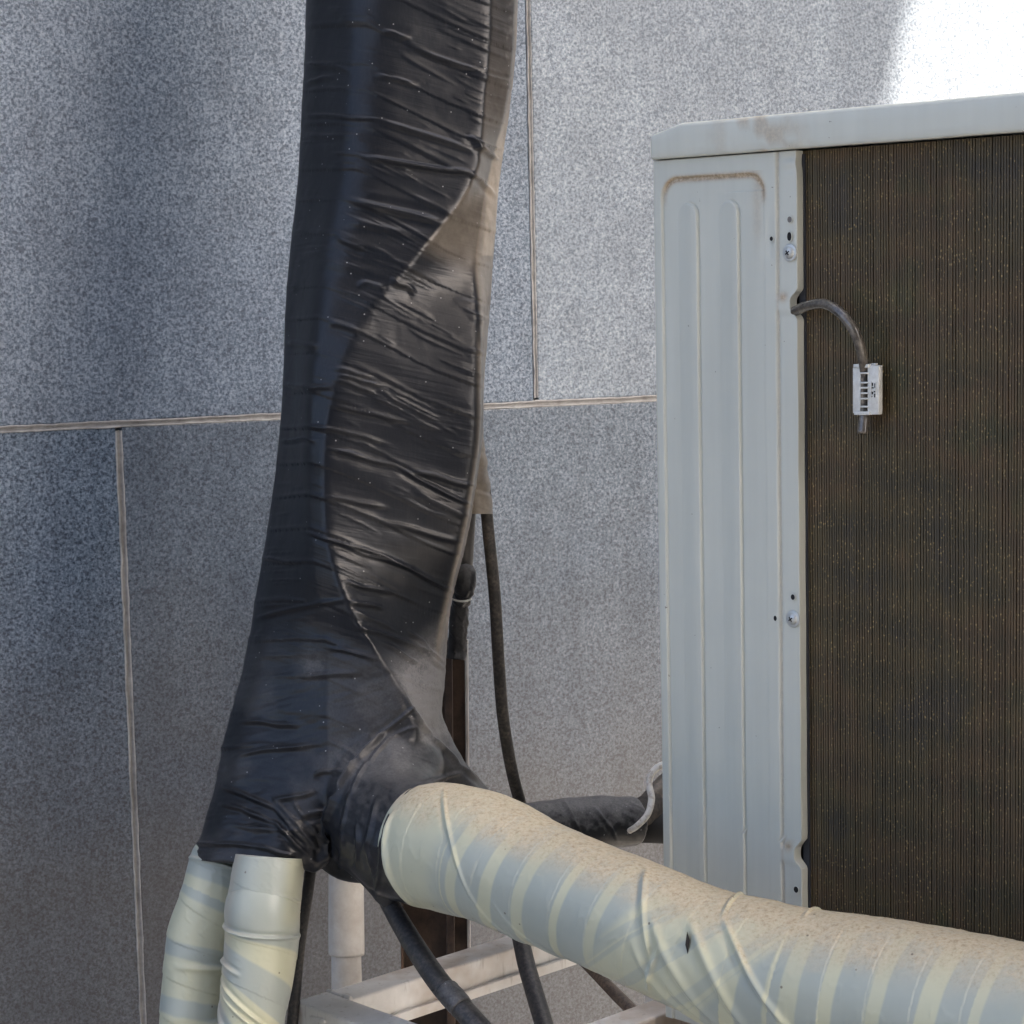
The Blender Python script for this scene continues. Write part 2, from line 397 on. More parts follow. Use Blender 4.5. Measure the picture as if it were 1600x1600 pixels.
for ri, (z0, z1) in enumerate(zrows):
    off = uL if ri % 2 == 0 else 0.0
    for k in range(-2, 4):
        u = off + k * TW
        sh = rr.uniform(.92, 1.06); c = (sh * .95, sh * .97, sh)
        if ri == 0 and k == -1: c = (.70, .78, .88)
        if ri == 0 and k == 0: c = (.62, .66, .72, .8)
        if ri == 1 and k == -1: c = (.86, .91, .99, .85)
        if ri == 1 and k == 0: c = (1.10, 1.12, 1.15, .66)
        if ri == 2: c = (1.0, 1.02, 1.05, .8)
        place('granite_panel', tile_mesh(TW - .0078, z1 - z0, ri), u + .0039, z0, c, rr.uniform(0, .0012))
# mortar in the joints: lip - groove - lip strips
def joint(u0_, z0_, u1_, z1_, w=GAP):
    L = math.hypot(u1_ - u0_, z1_ - z0_); n = max(8, int(L / .004)); t = np.linspace(0, 1, n)
    prof = np.array([-.62, -.5, -.36, -.22, 0, .22, .36, .5, .62]) * w
    dep = np.array([-.004, .0004, .0007, -.0012, -.0018, -.0012, .0007, .0004, -.004]); lip = np.array([.6, 1, .9, 0, 0, 0, .6, .9, .6])
    du, dz = (u1_ - u0_) / L, (z1_ - z0_) / L
    s = t * L
    jit = (fbm(s * 45, 0 * s, 3) - .5) * .0020; jit2 = (fbm(s * 60, 0 * s + 5, 9) - .5) * .0026
    pu = np.zeros((n, 9)); pz = np.zeros((n, 9)); pd = np.zeros((n, 9))
    for j in range(9):
        o = prof[j] + (jit if j < 4 else jit2) * (1 if j in (0, 1, 2, 6, 7, 8) else .4)
        pu[:, j] = u0_ + du * s - dz * o; pz[:, j] = z0_ + dz * s + du * o
        pd[:, j] = dep[j] + (vnoise(s * 180, 0 * s + j, 21) - .5) * .0016
    P = W0 + WDIR * pu[..., None] + WN * pd[..., None]; P[..., 2] += pz
    me = mesh_np('mortar_joint', P, grid_faces(n, 9, False), True, {'lip': np.tile(lip, n) * (.45 + .55 * vnoise(np.repeat(s, 9) * 30, np.tile(np.arange(9) * .3, n), 4))})
    return link('mortar_joint', me, MORTAR, wall)
joint(-2 * TW, -.003, 3 * TW, -.003, .0086)
joint(-2 * TW, .866, 3 * TW, .866)
joint(uL, -1.42, uL, -.012, .0090); joint(uL + TW, -1.42, uL + TW, -.012, .0090); joint(uL - TW, -1.42, uL - TW, -.012)
for k in (-1, 0, 1): joint(k * TW, .006, k * TW, .86, .0066)
p = W0 + WDIR * (-2.2 * TW) - WN * .33; p[2] = -.02
mb = MB(); mb.box(p, WDIR * TW * 6.2, WN * .318, (0, 0, 8)); mb.build('wall_core', PLASTER, wall)

# ground
mb = MB(); mb.v = [(-40, -40, 0), (40, -40, 0), (40, 40, 0), (-40, 40, 0)]; mb.f = [[0, 1, 2, 3]]
tag(mb.build('ground', GROUNDM), 'warm grey paved ground in front of the granite wall', kind='structure')

# unseen block added behind the camera: shuts off the low sky on that side
mb = MB(); mb.box((-4, -9, 0), (10.8, 0, 0), (0, 2, 0), (0, 0, 11)); tag(mb.build('rear_sky_blocker', mat('dark_render', (.14, .15, .17), .8)[0], None, .02), 'plain unseen block added behind the camera to shut off low sky', 'sky blocker')
mb = MB(); mb.box((7, -1.0, 0), (3, 0, 0), (0, 9, 0), (0, 0, 11)); tag(mb.build('side_sky_blocker', bpy.data.materials['dark_render'], None, .02), 'tall plain dark unseen block added off to the right to hold back sky light', 'sky blocker')  # second unseen block, added to narrow the sky gap on the right
# unseen slab added above the frame to keep this corner in shade; its edge draws the sunlit patch on the wall
A1 = wp(1428, 0) - WN * 0; A2 = wp(1392, 160)
Lv = A1 - A2; sv = np.array(SUNV); ev = sv / sv[2] - Lv / Lv[2]; ev /= np.linalg.norm(ev)
HZ = 7.2
q = A1 + sv * (HZ - A1[2]) / sv[2]          # point of the boundary at canopy height
if np.dot(ev, WN) < 0: ev = -ev
a = q - ev * 1.6; b_ = q + ev * 4.2
left = -WDIR
mb = MB(); top = [a, b_, b_ + left * 9.0, a + left * 9.0]
mb.prism([t + np.array([0, 0, .18]) for t in top], top)
slab = mb.build('shade_slab', PLASTER); tag(slab, 'pale flat unseen slab added high above the corner to shade the wall below', 'shade slab')
# ------------------------------------------------------------------ black taped bundle
Y = [-460, 0, 150, 280, 400, 490, 590, 700, 840, 940, 1020, 1100, 1150, 1200, 1250, 1300, 1346]
xL = [482, 478, 472, 465, 452, 445, 442, 434, 415, 398, 384, 366, 350, 341, 330, 316, 302]
xK = [500, 497, 492, 487, 474, 468, 464, 458, 440, 424, 410, 395, 385, 372, 360, 345, 330]
xA = [580, 576, 568, 552, 518, 500, 486, 484, 486, 500, 512, 514, 515, 500, 470, 440, 420]
xB = [772, 765, 756, 736, 650, 576, 533, 513, 516, 545, 590, 638, 652, 620, 560, 500, 470]
xC = [806, 802, 792, 758, 740, 748, 751, 748, 724, 700, 684, 682, 676, 650, 590, 515, 492]
xR = [814, 809, 799, 781, 771, 765, 757, 752, 730, 706, 698, 692, 684, 660, 600, 522, 502]
dA = [-.085, -.085, -.085, -.085, -.082, -.078, -.074, -.074, -.076, -.076, -.076, -.074, -.07, -.065, -.06, -.055, -.05]
dB = [-.055, -.055, -.055, -.058, -.078, -.086, -.09, -.09, -.094, -.098, -.094, -.086, -.08, -.07, -.062, -.05, -.04]
dC = [-.010, -.012, -.014, -.014, -.034, -.050, -.057, -.057, -.050, -.026, -.020, -.03, -.03, -.03, -.02, -.01, -.01]
dD = [2.47, 2.46, 2.45, 2.44, 2.43, 2.42, 2.41, 2.405, 2.40, 2.395, 2.39, 2.38, 2.37, 2.36, 2.35, 2.335, 2.325]
ROWS = 980; yy = np.linspace(-460, 1346, ROWS)
def sp(arr):
    k = np.array([Y, arr]).T; fine = crom(k, 2000); return np.interp(yy, fine[:, 0], fine[:, 1])
xL, xK, xA, xB, xC, xR, dA, dB, dC, dD = (sp(a) for a in (xL, xK, xA, xB, xC, xR, dA, dB, dC, dD))
w = xR - xL
zz = np.zeros_like(yy)
keys = [(xL, zz + .02), (xK, zz - .018), (xA, dA), (xB, dB), (xC, dC), (xR, zz + .022), (xR - .18 * w, zz + .09), (xL + .2 * w, zz + .09)]
cnt = [16, 52, 60, 130, 34, 14, 24, 20]
cx = []; cd_ = []; ctrl = []
for k in range(8):
    x0, d0 = keys[k]; x1, d1 = keys[(k + 1) % 8]; t = np.linspace(0, 1, cnt[k], endpoint=False)
    cx.append(x0[:, None] * (1 - t) + x1[:, None] * t); cd_.append(d0[:, None] * (1 - t) + d1[:, None] * t)
cx = np.concatenate(cx, 1); cd_ = np.concatenate(cd_, 1); Mc = cx.shape[1]
def csmooth(a, sig):
    k = np.arange(-int(3 * sig) - 1, int(3 * sig) + 2); g = np.exp(-k ** 2 / (2 * sig * sig)); g /= g.sum()
    return sum(np.roll(a, kk, 1) * gg for kk, gg in zip(k, g))
wide = np.zeros(Mc); b0 = cnt[0] + cnt[1]                      # ridge A softly rounded, B and C sharper
idx = np.arange(Mc); wide = np.exp(-((idx - b0) / 26.0) ** 2)
sx_, sd_ = csmooth(cx, 5), csmooth(cd_, 5); sx2, sd2 = csmooth(cx, 14), csmooth(cd_, 14)
PX = sx_ * (1 - wide) + sx2 * wide; PD = sd_ * (1 - wide) + sd2 * wide
mn = PX.min(1, keepdims=True); mx = PX.max(1, keepdims=True)
PX = xL[:, None] + (PX - mn) / (mx - mn) * w[:, None]
PY = np.repeat(yy[:, None], Mc, 1)
tail = sstep(1230, 1346, PY); PY = PY + tail * ((PX - 302) * .09)   # bottom hem dips to the right
P = at(PX, PY, dD[:, None] + PD)
base = at(440, 1340, 2.33)
bundle = empty('taped_duct_bundle', tuple(base), 'thick wrinkled black taped pipe bundle rising up the granite wall and flaring at its foot', 'pipe bundle')
def capped(P):
    n, m, _ = P.shape; V = P.reshape(-1, 3); q = grid_faces(n, m, True); nv = len(V); j = np.arange(m); j2 = (j + 1) % m; e = (n - 1) * m
    V = np.vstack([V, P[0].mean(0), P[-1].mean(0)])
    return V, np.vstack([q[:, [0, 1, 2]], q[:, [0, 2, 3]], np.stack([np.full(m, nv), j2, j], -1), np.stack([np.full(m, nv + 1), e + j, e + j2], -1)])
def plain(pts, n=90, m=72):
    Cn, Nn, r, th, s = tube_grid(pts, n, m); return capped(Cn[:, None] + Nn * r[:, None, None])
parts = [capped(P[::2, ::2]),
         plain([(640, 1030, 2.42, 28), (628, 1110, 2.375, 58), (612, 1190, 2.34, 84), (602, 1255, 2.30, 93), (628, 1306, 2.25, 95), (692, 1327, 2.19, 96)]),
         plain([(620, 1060, 2.39, 42), (650, 1160, 2.375, 54), (690, 1226, 2.38, 50), (738, 1262, 2.42, 38), (790, 1287, 2.49, 33), (850, 1290, 2.54, 38), (920, 1286, 2.57, 42), (992, 1282, 2.60, 38)]),
         plain([(560, 1310, 2.30, 52), (590, 1360, 2.27, 36), (604, 1398, 2.25, 20), (616, 1424, 2.25, 9)]),
         plain([(500, 1250, 2.33, 40), (520, 1320, 2.32, 34), (525, 1352, 2.32, 20), (560, 1362, 2.31, 20), (590, 1360, 2.30, 20)]),
         plain([(470, 1290, 2.31, 40), (486, 1330, 2.30, 24), (497, 1362, 2.295, 10)])]
Vu = []; Fu = []; o_ = 0
for V_, F__ in parts: Vu.append(V_); Fu.append(F__ + o_); o_ += len(V_)
tmp = bpy.data.objects.new('tmp', mesh_np('tmp', np.vstack(Vu), np.vstack(Fu))); C.objects.link(tmp)
rm_ = tmp.modifiers.new('r', 'REMESH'); rm_.mode = 'VOXEL'; rm_.voxel_size = .00155; rm_.use_smooth_shade = True
me = bpy.data.meshes.new_from_object(tmp.evaluated_get(bpy.context.evaluated_depsgraph_get())); bpy.data.objects.remove(tmp)
nv = len(me.vertices); P = np.empty(nv * 3); me.vertices.foreach_get('co', P); P = P.reshape(-1, 3)
E = np.empty(len(me.edges) * 2, np.int32); me.edges.foreach_get('vertices', E); E = E.reshape(-1, 2)
deg = np.bincount(E.ravel(), minlength=nv)[:, None].astype(float)
def proj(P):
    d = P - cC; z = d @ cF; return 800 + FPX * (d @ cR) / z, 800 - FPX * (d @ cU) / z
def lap(P, wgt, it):
    for _ in range(it):
        A = np.stack([np.bincount(E[:, 0], P[E[:, 1], k], nv) + np.bincount(E[:, 1], P[E[:, 0], k], nv) for k in range(3)], -1) / deg
        P = P + wgt * (A - P)
    return P
P = lap(P, .5, 6)
PX, PY = proj(P)
jw = .62 * sstep(1060, 1120, PY) * sstep(470, 500, PX) * (1 - sstep(800, 830, PX)); P = lap(P, jw[:, None], 40)
me.vertices.foreach_set('co', P.ravel()); me.update()
N = np.empty(nv * 3); me.vertices.foreach_get('normal', N); N = N.reshape(-1, 3)
PX, PY = proj(P); I = lambda a: np.interp(PY, yy, a)
xLi, xAi, xBi, xCi, xRi = I(xL), I(xA), I(xB), I(xC), I(xR)
H = .06 * (PX - xAi) + .30 * np.maximum(0, PX - xAi) - 8 * np.sin((PX - xLi) / 60)
v = PY - H
low = sstep(930, 1080, PY); elb = sstep(500, 540, PX) * sstep(1120, 1180, PY + .5 * (PX - 560))
v2 = v + 12 * (fbm(PX / 160, v / 120, 3) - .5)
ph = v2 / 57.0 + .5 * vnoise(v2 / 90, 0 * v2, 8); saw = ph - np.floor(ph)
D = .0007 * (saw - .5) * (1 - .6 * low)
edge = np.exp(-((saw - .93) / .06) ** 2); D += .0011 * edge * (vnoise(PX / 60, np.floor(ph), 4) - .1) * (1 - elb)
for (lx, ly, a_, sd, th_) in ((170, 9, .0019, 1, .62), (110, 7, .0011, 2, .60), (240, 15, .0020, 5, .62)):
    nn = fbm(PX / lx, v / ly, 30 + sd, 2) / .75
    rd = np.clip(1 - np.abs(nn - .5) * 4.5, 0, 1) ** 2
    D += .8 * a_ * rd * sstep(th_ + .03, th_ + .17, fbm(PX / 110 + 7, v / 38, 60 + sd, 3) / .875) * (1 - .5 * low)
D += .0018 * (vnoise(PX / 260, v / 34, 80) - .5) + .0030 * (fbm(PX / 130, PY / 110, 81, 2) - .37)
D += low * .0009 * (fbm(PX / 22, v / 10, 90, 3) - .4)
D += low * .0024 * (fbm(PX / 100, (PY + .28 * PX) / 15, 91, 3) - .4) * (1 - elb)
# on the elbow the creases run round the pipe, steep towards the collar
cu = (PX - 560) * .9 - (PY - 1200) * .12
D += elb * (.0020 * (fbm(cu / 20, (PY + .4 * PX) / 240, 92, 2) - .36) * sstep(1180, 1260, PY) + .0007 * (fbm(PX / 9, PY / 9, 93, 3) - .42))
folds = [(572, 246, 736, 270, .0055, 5), (736, 270, 776, 305, .003, 4), (545, 312, 690, 346, .0055, 7), (480, 180, 590, 186, .003, 3.5), (590, 186, 745, 236, .004, 5),
         (600, 48, 640, 62, .003, 4), (590, 115, 650, 132, .003, 4), (650, 78, 752, 112, .003, 4), (735, 210, 775, 250, .004, 5), (740, 228, 770, 240, .003, 3),
         (526, 372, 570, 388, .004, 5), (612, 435, 650, 455, .003, 5), (515, 505, 560, 520, .0035, 5),
         (522, 585, 600, 602, .003, 3.5), (520, 632, 640, 662, .0028, 4), (486, 664, 600, 690, .003, 3.5), (512, 700, 620, 728, .0035, 4), (522, 575, 580, 588, .003, 4), (522, 592, 585, 612, .003, 4),
         (620, 731, 738, 790, .0055, 3.2), (640, 735, 752, 762, .004, 5), (650, 770, 740, 812, .003, 7), (505, 775, 600, 790, .003, 4),
         (478, 832, 600, 868, .0045, 3.2), (600, 868, 712, 928, .005, 4), (530, 850, 640, 890, .003, 3), (600, 815, 725, 850, .003, 5),
         (540, 910, 610, 925, .0045, 4), (545, 940, 600, 948, .004, 4), (555, 955, 620, 985, .003, 4), (560, 978, 680, 1020, .004, 3.5), (600, 1003, 655, 1040, .003, 3), (640, 985, 692, 1035, .004, 3.5),
         (650, 1000, 694, 1048, .0035, 3), (515, 1012, 590, 1030, .0045, 3.5), (470, 1058, 560, 1052, .003, 4), (396, 965, 540, 935, .003, 4), (400, 870, 470, 880, .003, 4),
         (378, 1126, 465, 1132, .0035, 4), (372, 1180, 500, 1160, .0035, 4), (490, 1208, 535, 1202, .004, 3.5), (350, 1232, 430, 1262, .006, 4), (430, 1262, 480, 1320, .006, 4), (348, 1255, 430, 1284, .005, 4),
         (430, 1284, 478, 1335, .005, 4), (430, 1250, 490, 1240, .004, 4), (305, 1320, 400, 1322, .005, 3.5), (400, 1322, 460, 1338, .005, 3.5), (360, 1290, 470, 1300, .003, 5), (470, 1275, 515, 1268, .0045, 5),
         (560, 300, 700, 322, .002, 10), (545, 345, 640, 365, .003, 7), (500, 408, 600, 430, .002, 8), (560, 440, 600, 450, .003, 6),
         (475, 100, 545, 108, .0025, 5), (475, 130, 520, 120, .0025, 4), (472, 210, 560, 214, .002, 5), (445, 535, 500, 540, .004, 6), (440, 600, 520, 606, .004, 5), (438, 690, 490, 686, .0035, 3)]

folds += [(645, 1104, 600, 1146, .0050, 3.2), (600, 1146, 556, 1186, .0055, 3.6), (556, 1186, 526, 1238, .006, 4), (526, 1238, 511, 1290, .006, 4.5), (511, 1290, 506, 1352, .006, 5),
          (650, 1134, 610, 1152, .0025, 3), (610, 1152, 574, 1190, .004, 3.5), (574, 1190, 545, 1240, .004, 3.5), (545, 1240, 535, 1300, .003, 4),
          (720, 1206, 650, 1228, .0035, 3.5), (650, 1228, 612, 1268, .0035, 4), (612, 1268, 596, 1330, .004, 4.5), (590, 1250, 572, 1330, .004, 5), (604, 1290, 588, 1400, .004, 4), (560, 1290, 556, 1360, .004, 4),
          (538, 1300, 530, 1360, .004, 4), (575, 1330, 596, 1400, .004, 4), (430, 1250, 500, 1330, .004, 4), (455, 1250, 503, 1310, .003, 3), (630, 1086, 674, 1150, .0042, 3.4), (674, 1150, 720, 1198, .0042, 3.4), (720, 1198, 764, 1232, .0035, 3.2), (880, 1250, 905, 1300, .003, 3.5), (930, 1262, 965, 1312, .003, 3)]
for (x0, y0, x1, y1, a_, wd) in folds:
    L = math.hypot(x1 - x0, y1 - y0); mgn = 6 * wd + .2 * L
    sel = np.nonzero((PX > min(x0, x1) - mgn) & (PX < max(x0, x1) + mgn) & (PY > min(y0, y1) - mgn) & (PY < max(y0, y1) + mgn))[0]
    X_, Y_ = PX[sel], PY[sel]; dx, dy = x1 - x0, y1 - y0
    t = ((X_ - x0) * dx + (Y_ - y0) * dy) / L ** 2; dd = ((X_ - x0) * (-dy) + (Y_ - y0) * dx) / L - 4 * (vnoise(t * 3, 0 * t + x0, 5) - .5)
    tp = np.clip(np.minimum((t + .12) / .35, (1.12 - t) / .35), 0, 1); tp = tp * tp * (3 - 2 * tp)
    wd *= .82
    if a_ >= .0050 and x0 < 660 and y0 > 1140 and x0 > 500: a_ *= 1.7; wd *= 1.2
    D[sel] += .72 * a_ * tp * (np.exp(-(dd / wd) ** 2) - .35 * np.exp(-((dd - 2.2 * wd) / (1.4 * wd)) ** 2))
D *= .35 + .65 * np.maximum(low, sstep(0, 14, np.minimum(PX - xLi, xRi - PX)))
P = P + N * D[:, None]
me.vertices.foreach_set('co', P.ravel()); me.update()
N2 = np.empty(nv * 3); me.vertices.foreach_get('normal', N2); N2 = N2.reshape(-1, 3)
dn = fbm(PX / 60, PY / 60, 200, 4); fine = fbm(PX / 7, PY / 7, 201, 4)
sB = (PX - xBi) / (xRi - xBi)
dust = .01 + .03 * sstep(.0, .15, sB) * sstep(330, 520, PY) * (.6 + dn * .6)
dust += .95 * sstep(985, 1085, PY + (PX - 640) * .8) * sstep(0, 12, PX - xBi) * (1 - sstep(1130, 1180, PY)) * (.5 + fine)  # dust plus a pale sheen painted on the lower right facet
dust += low * .10 * sstep(.44, .62, dn) + .7 * np.exp(-((PX - 487) / 18) ** 2 - ((PY - 1040) / 22) ** 2) * fine
dust += .12 * sstep(1000, 1040, PY) * sstep(509, 515, PX) * (1 - sstep(1190, 1230, PY))
dust += elb * sstep(.35, 1.0, N2[:, 2] + 1.2 * (fine - .45)) * .16 + (PX > 790) * sstep(.0, .6, N2[:, 2] + 1.3 * (fine - .42)) * .5
tan = np.zeros(nv)
reg = sstep(-3, 3, PX - xBi) * sstep(278, 300, PY) * (1 - sstep(400, 450, PY + (740 - PX) * .5)); tan = np.maximum(tan, .50 * reg)
ec = np.exp(-((PX - xCi) / 5.0) ** 2) * sstep(500, 560, PY) * (1 - sstep(1000, 1050, PY)); tan = np.maximum(tan, .7 * ec)
rc = sstep(-2, 6, PX - xCi) * (1 - sstep(960, 1020, PY)); tan = np.maximum(tan, rc * (.85 * sstep(150, 300, PY) + .8 * sstep(-10, 0, PX - xRi + 12) * (PY < 400)))
tan = np.maximum(tan, .42 * sstep(0, 6, PX - xBi) * (PY < 300) * (.35 + .65 * sstep(40, 240, PY)))  # reflected sheen of the upper right flank, painted in as a paler tone
tan = np.clip(tan * (.75 + .5 * (dn - .4)), 0, 1)
for an, av in (('dust', np.clip(dust, 0, 1)), ('tan', tan)):
    a_ = me.attributes.new(an, 'FLOAT', 'POINT'); a_.data.foreach_set('value', av)
me.name = 'tape_wrap'; link('tape_wrap', me, BTAPE, bundle)

def tape_disp(amp, pitch, slope, wr=1.0, seed=0, kinks=()):
    def f(s, th, P):
        a = (th + np.pi) % (2 * np.pi) - np.pi
        v = s + slope * a
        ph = v / pitch + .25 * vnoise(v / .05, 0 * v, seed); saw = ph - np.floor(ph)
        d = amp * (saw - .5)
        cyc = np.cos(th) * 1.7; syc = np.sin(th) * 1.7
        nn = fbm(v / .010 + 40, cyc + syc * 2 + 9, 11 + seed, 2) / .75
        rd = np.clip(1 - np.abs(nn - .5) * 5, 0, 1) ** 2
        d += wr * amp * 2.2 * rd * sstep(.45, .62, fbm(v / .03, cyc + 3 * syc + 5, 12 + seed, 2) / .75)
        d += wr * amp * 3.0 * (fbm(s / .09, cyc + 5 + syc * 2, 13 + seed, 3) - .43)
        for (s0, a0, s1, a1, h, wd) in kinks:
            dx, dy = s1 - s0, (a1 - a0) * .06; L2 = dx * dx + dy * dy
            x = s - s0; y = (a - a0) * .06; t = (x * dx + y * dy) / L2
            dd = (x * -dy + y * dx) / math.sqrt(L2)
            tp = np.clip(np.minimum((t + .1) / .3, (1.1 - t) / .3), 0, 1)
            d += h * tp * (np.exp(-(dd / wd) ** 2) - .4 * np.exp(-((dd - 2 * wd) / (1.4 * wd)) ** 2))
        return d
    return f
def black_attr(base_d=.25, topd=.8, seed=0):
    def f(s, th, P):
        N = gnormals(P); c = P.mean(1, keepdims=True)
        sg = np.sign((N * (P - c)).sum()); nz = N[..., 2] * sg
        n = fbm(P[..., 0] * 40, P[..., 2] * 40 + P[..., 1] * 30, 50 + seed, 4)
        d = base_d * n * 2 + topd * sstep(-.1, .8, nz) * sstep(.25, .55, n)
        return {'dust': np.clip(d, 0, 1), 'tan': np.zeros_like(d)}
    return f
# loose flap of tape at the right flank, over the two thin hoses
fl = MB()
def loft_px(name, rows, mat_, parent, n=90, dustv=.3, tanv=.8, seed=0, amp=.001):
    """rows: (py, xl, xr, depth, thick)"""
    R = crom(rows, n); m = 80; th = np.linspace(0, 2 * np.pi, m, endpoint=False)
    X = (R[:, 1] + R[:, 2])[:, None] / 2 + (R[:, 2] - R[:, 1])[:, None] / 2 * np.cos(th)
    Dp = R[:, 3][:, None] + R[:, 4][:, None] * np.sin(th); Yp = np.repeat(R[:, 0][:, None], m, 1)
    P = at(X, Yp, Dp); N = gnormals(P); N *= np.sign((N * (P - P.mean(1, keepdims=True))).sum())
    P = P + N * (amp * 4 * (fbm(X / 60, (Yp - .3 * X) / 12, seed, 3) - .4))[..., None]
    dn = fbm(X / 30, Yp / 30, seed + 4, 3)
    return link(name, mesh_np(name, P, grid_faces(n, m, True), True, {'dust': (dustv * (.6 + dn)).ravel(), 'tan': (tanv * (.7 + .6 * dn)).ravel().clip(0, 1)}), mat_, parent)
loft_px('tape_flap', [(560, 700, 752, 2.47, .03), (660, 705, 754, 2.47, .03), (720, 708, 761, 2.47, .028), (770, 712, 767, 2.47, .026), (803, 716, 771, 2.47, .024)], BTAPE, bundle, tanv=.75, seed=40)

# thin hoses and pipes behind
hose1 = tube('rubber_hose', [(757, 760, 2.47, 9.5), (763, 830, 2.47, 9.5), (773, 930, 2.48, 9.5), (779, 1030, 2.50, 9.5), (786, 1120, 2.52, 9.5), (799, 1200, 2.54, 9.5), (815, 1262, 2.56, 9.5), (835, 1330, 2.58, 9.5)], RUBBER2, None, 120, 20)
tag(hose1, 'long slim black hose hanging from the tape flap against the granite wall', 'hose')
pr = empty('taped_conduit', tuple(at(713, 1020, 2.52)), 'thin grey conduit patched with crumpled tape beside the right flank of the black bundle', 'conduit')
tube('conduit_pipe', [(735, 770, 2.50, 11), (731, 830, 2.50, 11), (727, 890, 2.51, 11), (719, 940, 2.52, 12)], GREYP, pr, 50, 20)
tube('conduit_cover', [(722, 925, 2.515, 13), (717, 960, 2.52, 14), (714, 1010, 2.53, 14.5), (712, 1030, 2.53, 15)], BTAPE, pr, 50, 40, tape_disp(.0008, .03, .01, seed=2), black_attr(.2, .4))
def crumple(s, th, P): return .0045 * (fbm(s * 90 + 3, np.cos(th) * 1.6 + np.sin(th) * 2.3 + 8, 5, 3) - .35) + .004 * (np.floor(fbm(s * 140, np.cos(th) * 2 + np.sin(th) + 4, 6, 2) * 6) / 6 - .4)
tube('tape_crumple', [(727, 890, 2.505, 10), (727, 900, 2.49, 17), (726, 915, 2.49, 18), (723, 930, 2.50, 14), (721, 941, 2.51, 13), (720, 946, 2.51, 11)], BTAPE, pr, 60, 40, crumple, black_attr(.1, .4))
tube('cable_tie', [(706, 936, 2.49, 1.6), (716, 939, 2.485, 1.6), (728, 939, 2.485, 1.6), (736, 936, 2.495, 1.6)], WHITEP, pr, 20, 8)
# rusty steel channel post
post = empty('rusty_post', tuple(at(680, 1600, 2.62)), 'rusty brown steel channel post standing behind the black taped elbow', 'post')
PD_ = 2.66
def vstrip(name, xt0, xt1, xb0, xb1, yt, yb, d, th, mt, par, bev=.001):
    a = at(xt0, yt, d); b = at(xt1, yt, d); c = at(xb1, yb, d); e = at(xb0, yb, d); o = cF * th
    mb = MB(); mb.prism([a, b, c, e], [a + o, b + o, c + o, e + o]); return mb.build(name, mt, par, bev)
vstrip('web', 622, 726, 628, 732, 1000, 1720, PD_, .006, RUST, post)
vstrip('flange', 694, 706, 699, 712, 1000, 1720, PD_ - .03, .028, RUST, post)
vstrip('flange', 622, 626, 628, 632, 1000, 1720, PD_ - .03, .028, RUST, post)
vstrip('edge_strip', 726.5, 731, 732.5, 737, 1000, 1720, PD_ - .004, .02, STEEL, post)

# white pvc pipe with coupling
pv = empty('drain_pipe', tuple(at(540, 1600, 2.55)), 'cream plastic drain pipe with a wider coupling under the black taped crotch', 'pipe')
tube('pipe_body', [(540, 1440, 2.5, 23), (541, 1500, 2.5, 23.5), (542, 1560, 2.5, 24), (544, 1700, 2.5, 24), (556, 2300, 2.5, 24)], PVC, pv, 40, 40)
tube('coupling', [(541, 1300, 2.5, 27), (541, 1400, 2.5, 27.5), (541.5, 1484, 2.5, 28), (541.5, 1488, 2.5, 27)], PVC, pv, 50, 48)
# black rod behind the white pipes
tag(tube('black_cable', [(497, 1290, 2.42, 7), (487, 1350, 2.41, 9), (480, 1400, 2.40, 9), (468, 1480, 2.39, 9), (455, 1620, 2.38, 9)], RUBBER, None, 60, 20), 'short black cable peeking out behind the front pale pipe', 'cable')

# ------------------------------------------------------------------ pale tape pipes
def bands_attr(fn, dusttop=.9, warm=None, dlo=.15, dhi=.75, seed=0):
    def f(s, th, P):
        N = gnormals(P); c = P.mean(1, keepdims=True); sg = np.sign((N * (P - c)).sum()); nz = N[..., 2] * sg
        a = (th + np.pi) % (2 * np.pi) - np.pi
        n = fbm(P[..., 0] * 30, P[..., 2] * 30 + P[..., 1] * 25, 70 + seed, 4)
        d = dusttop * sstep(dlo, dhi, nz + .35 * (n - .5))
        out = {'cream': np.clip(fn(s, a), 0, 1), 'dust': np.clip(d, 0, 1), 'warm': np.zeros_like(d)}
        if warm: out['warm'] = warm(s, a, P, N * sg)
        return out
    return f
def stripes(pitch, duty, slope, jit=.3, seed=0, bend=0.0, soft=.06, breaks=()):
    def f(s, a):
        v = s + slope * a + bend * np.sin(a)
        for (s0, k) in breaks: v = v + k * np.maximum(0, s + .03 * a - s0)
        ph = v / pitch; ph = ph + jit * (vnoise(np.floor(ph) * 1.0, 0 * ph, 90 + seed) - .5)
        i = np.floor(ph); fr = ph - i; w_ = duty + .22 * (hsh(i, i * 0, 91 + seed) - .5)
        fr = fr + .02 * (vnoise(a * 4, i, 92) - .5)
        return sstep(0, soft, fr) * (1 - sstep(w_, w_ + soft, fr)) * (.8 + .2 * hsh(i, i * 0 + 3, 95))
    return f
main = empty('pale_taped_pipe', tuple(at(900, 1400, 2.07)), 'thick pipe banded in cream and pale blue tape crossing before the air conditioner', 'pipe')
mp = [(656, 1313, 2.213, 88), (690, 1322, 2.19, 99), (760, 1339, 2.15, 100), (830, 1372, 2.11, 96), (900, 1401, 2.07, 94), (1000, 1443, 2.02, 97), (1100, 1486, 1.975, 100), (1180, 1512, 1.945, 108), (1250, 1532, 1.92, 113), (1400, 1562, 1.87, 123), (1600, 1606, 1.80, 131), (1760, 1640, 1.75, 136), (2150, 1720, 1.63, 148)]
base_str = stripes(.047, .40, .004, .35, 1, .003)
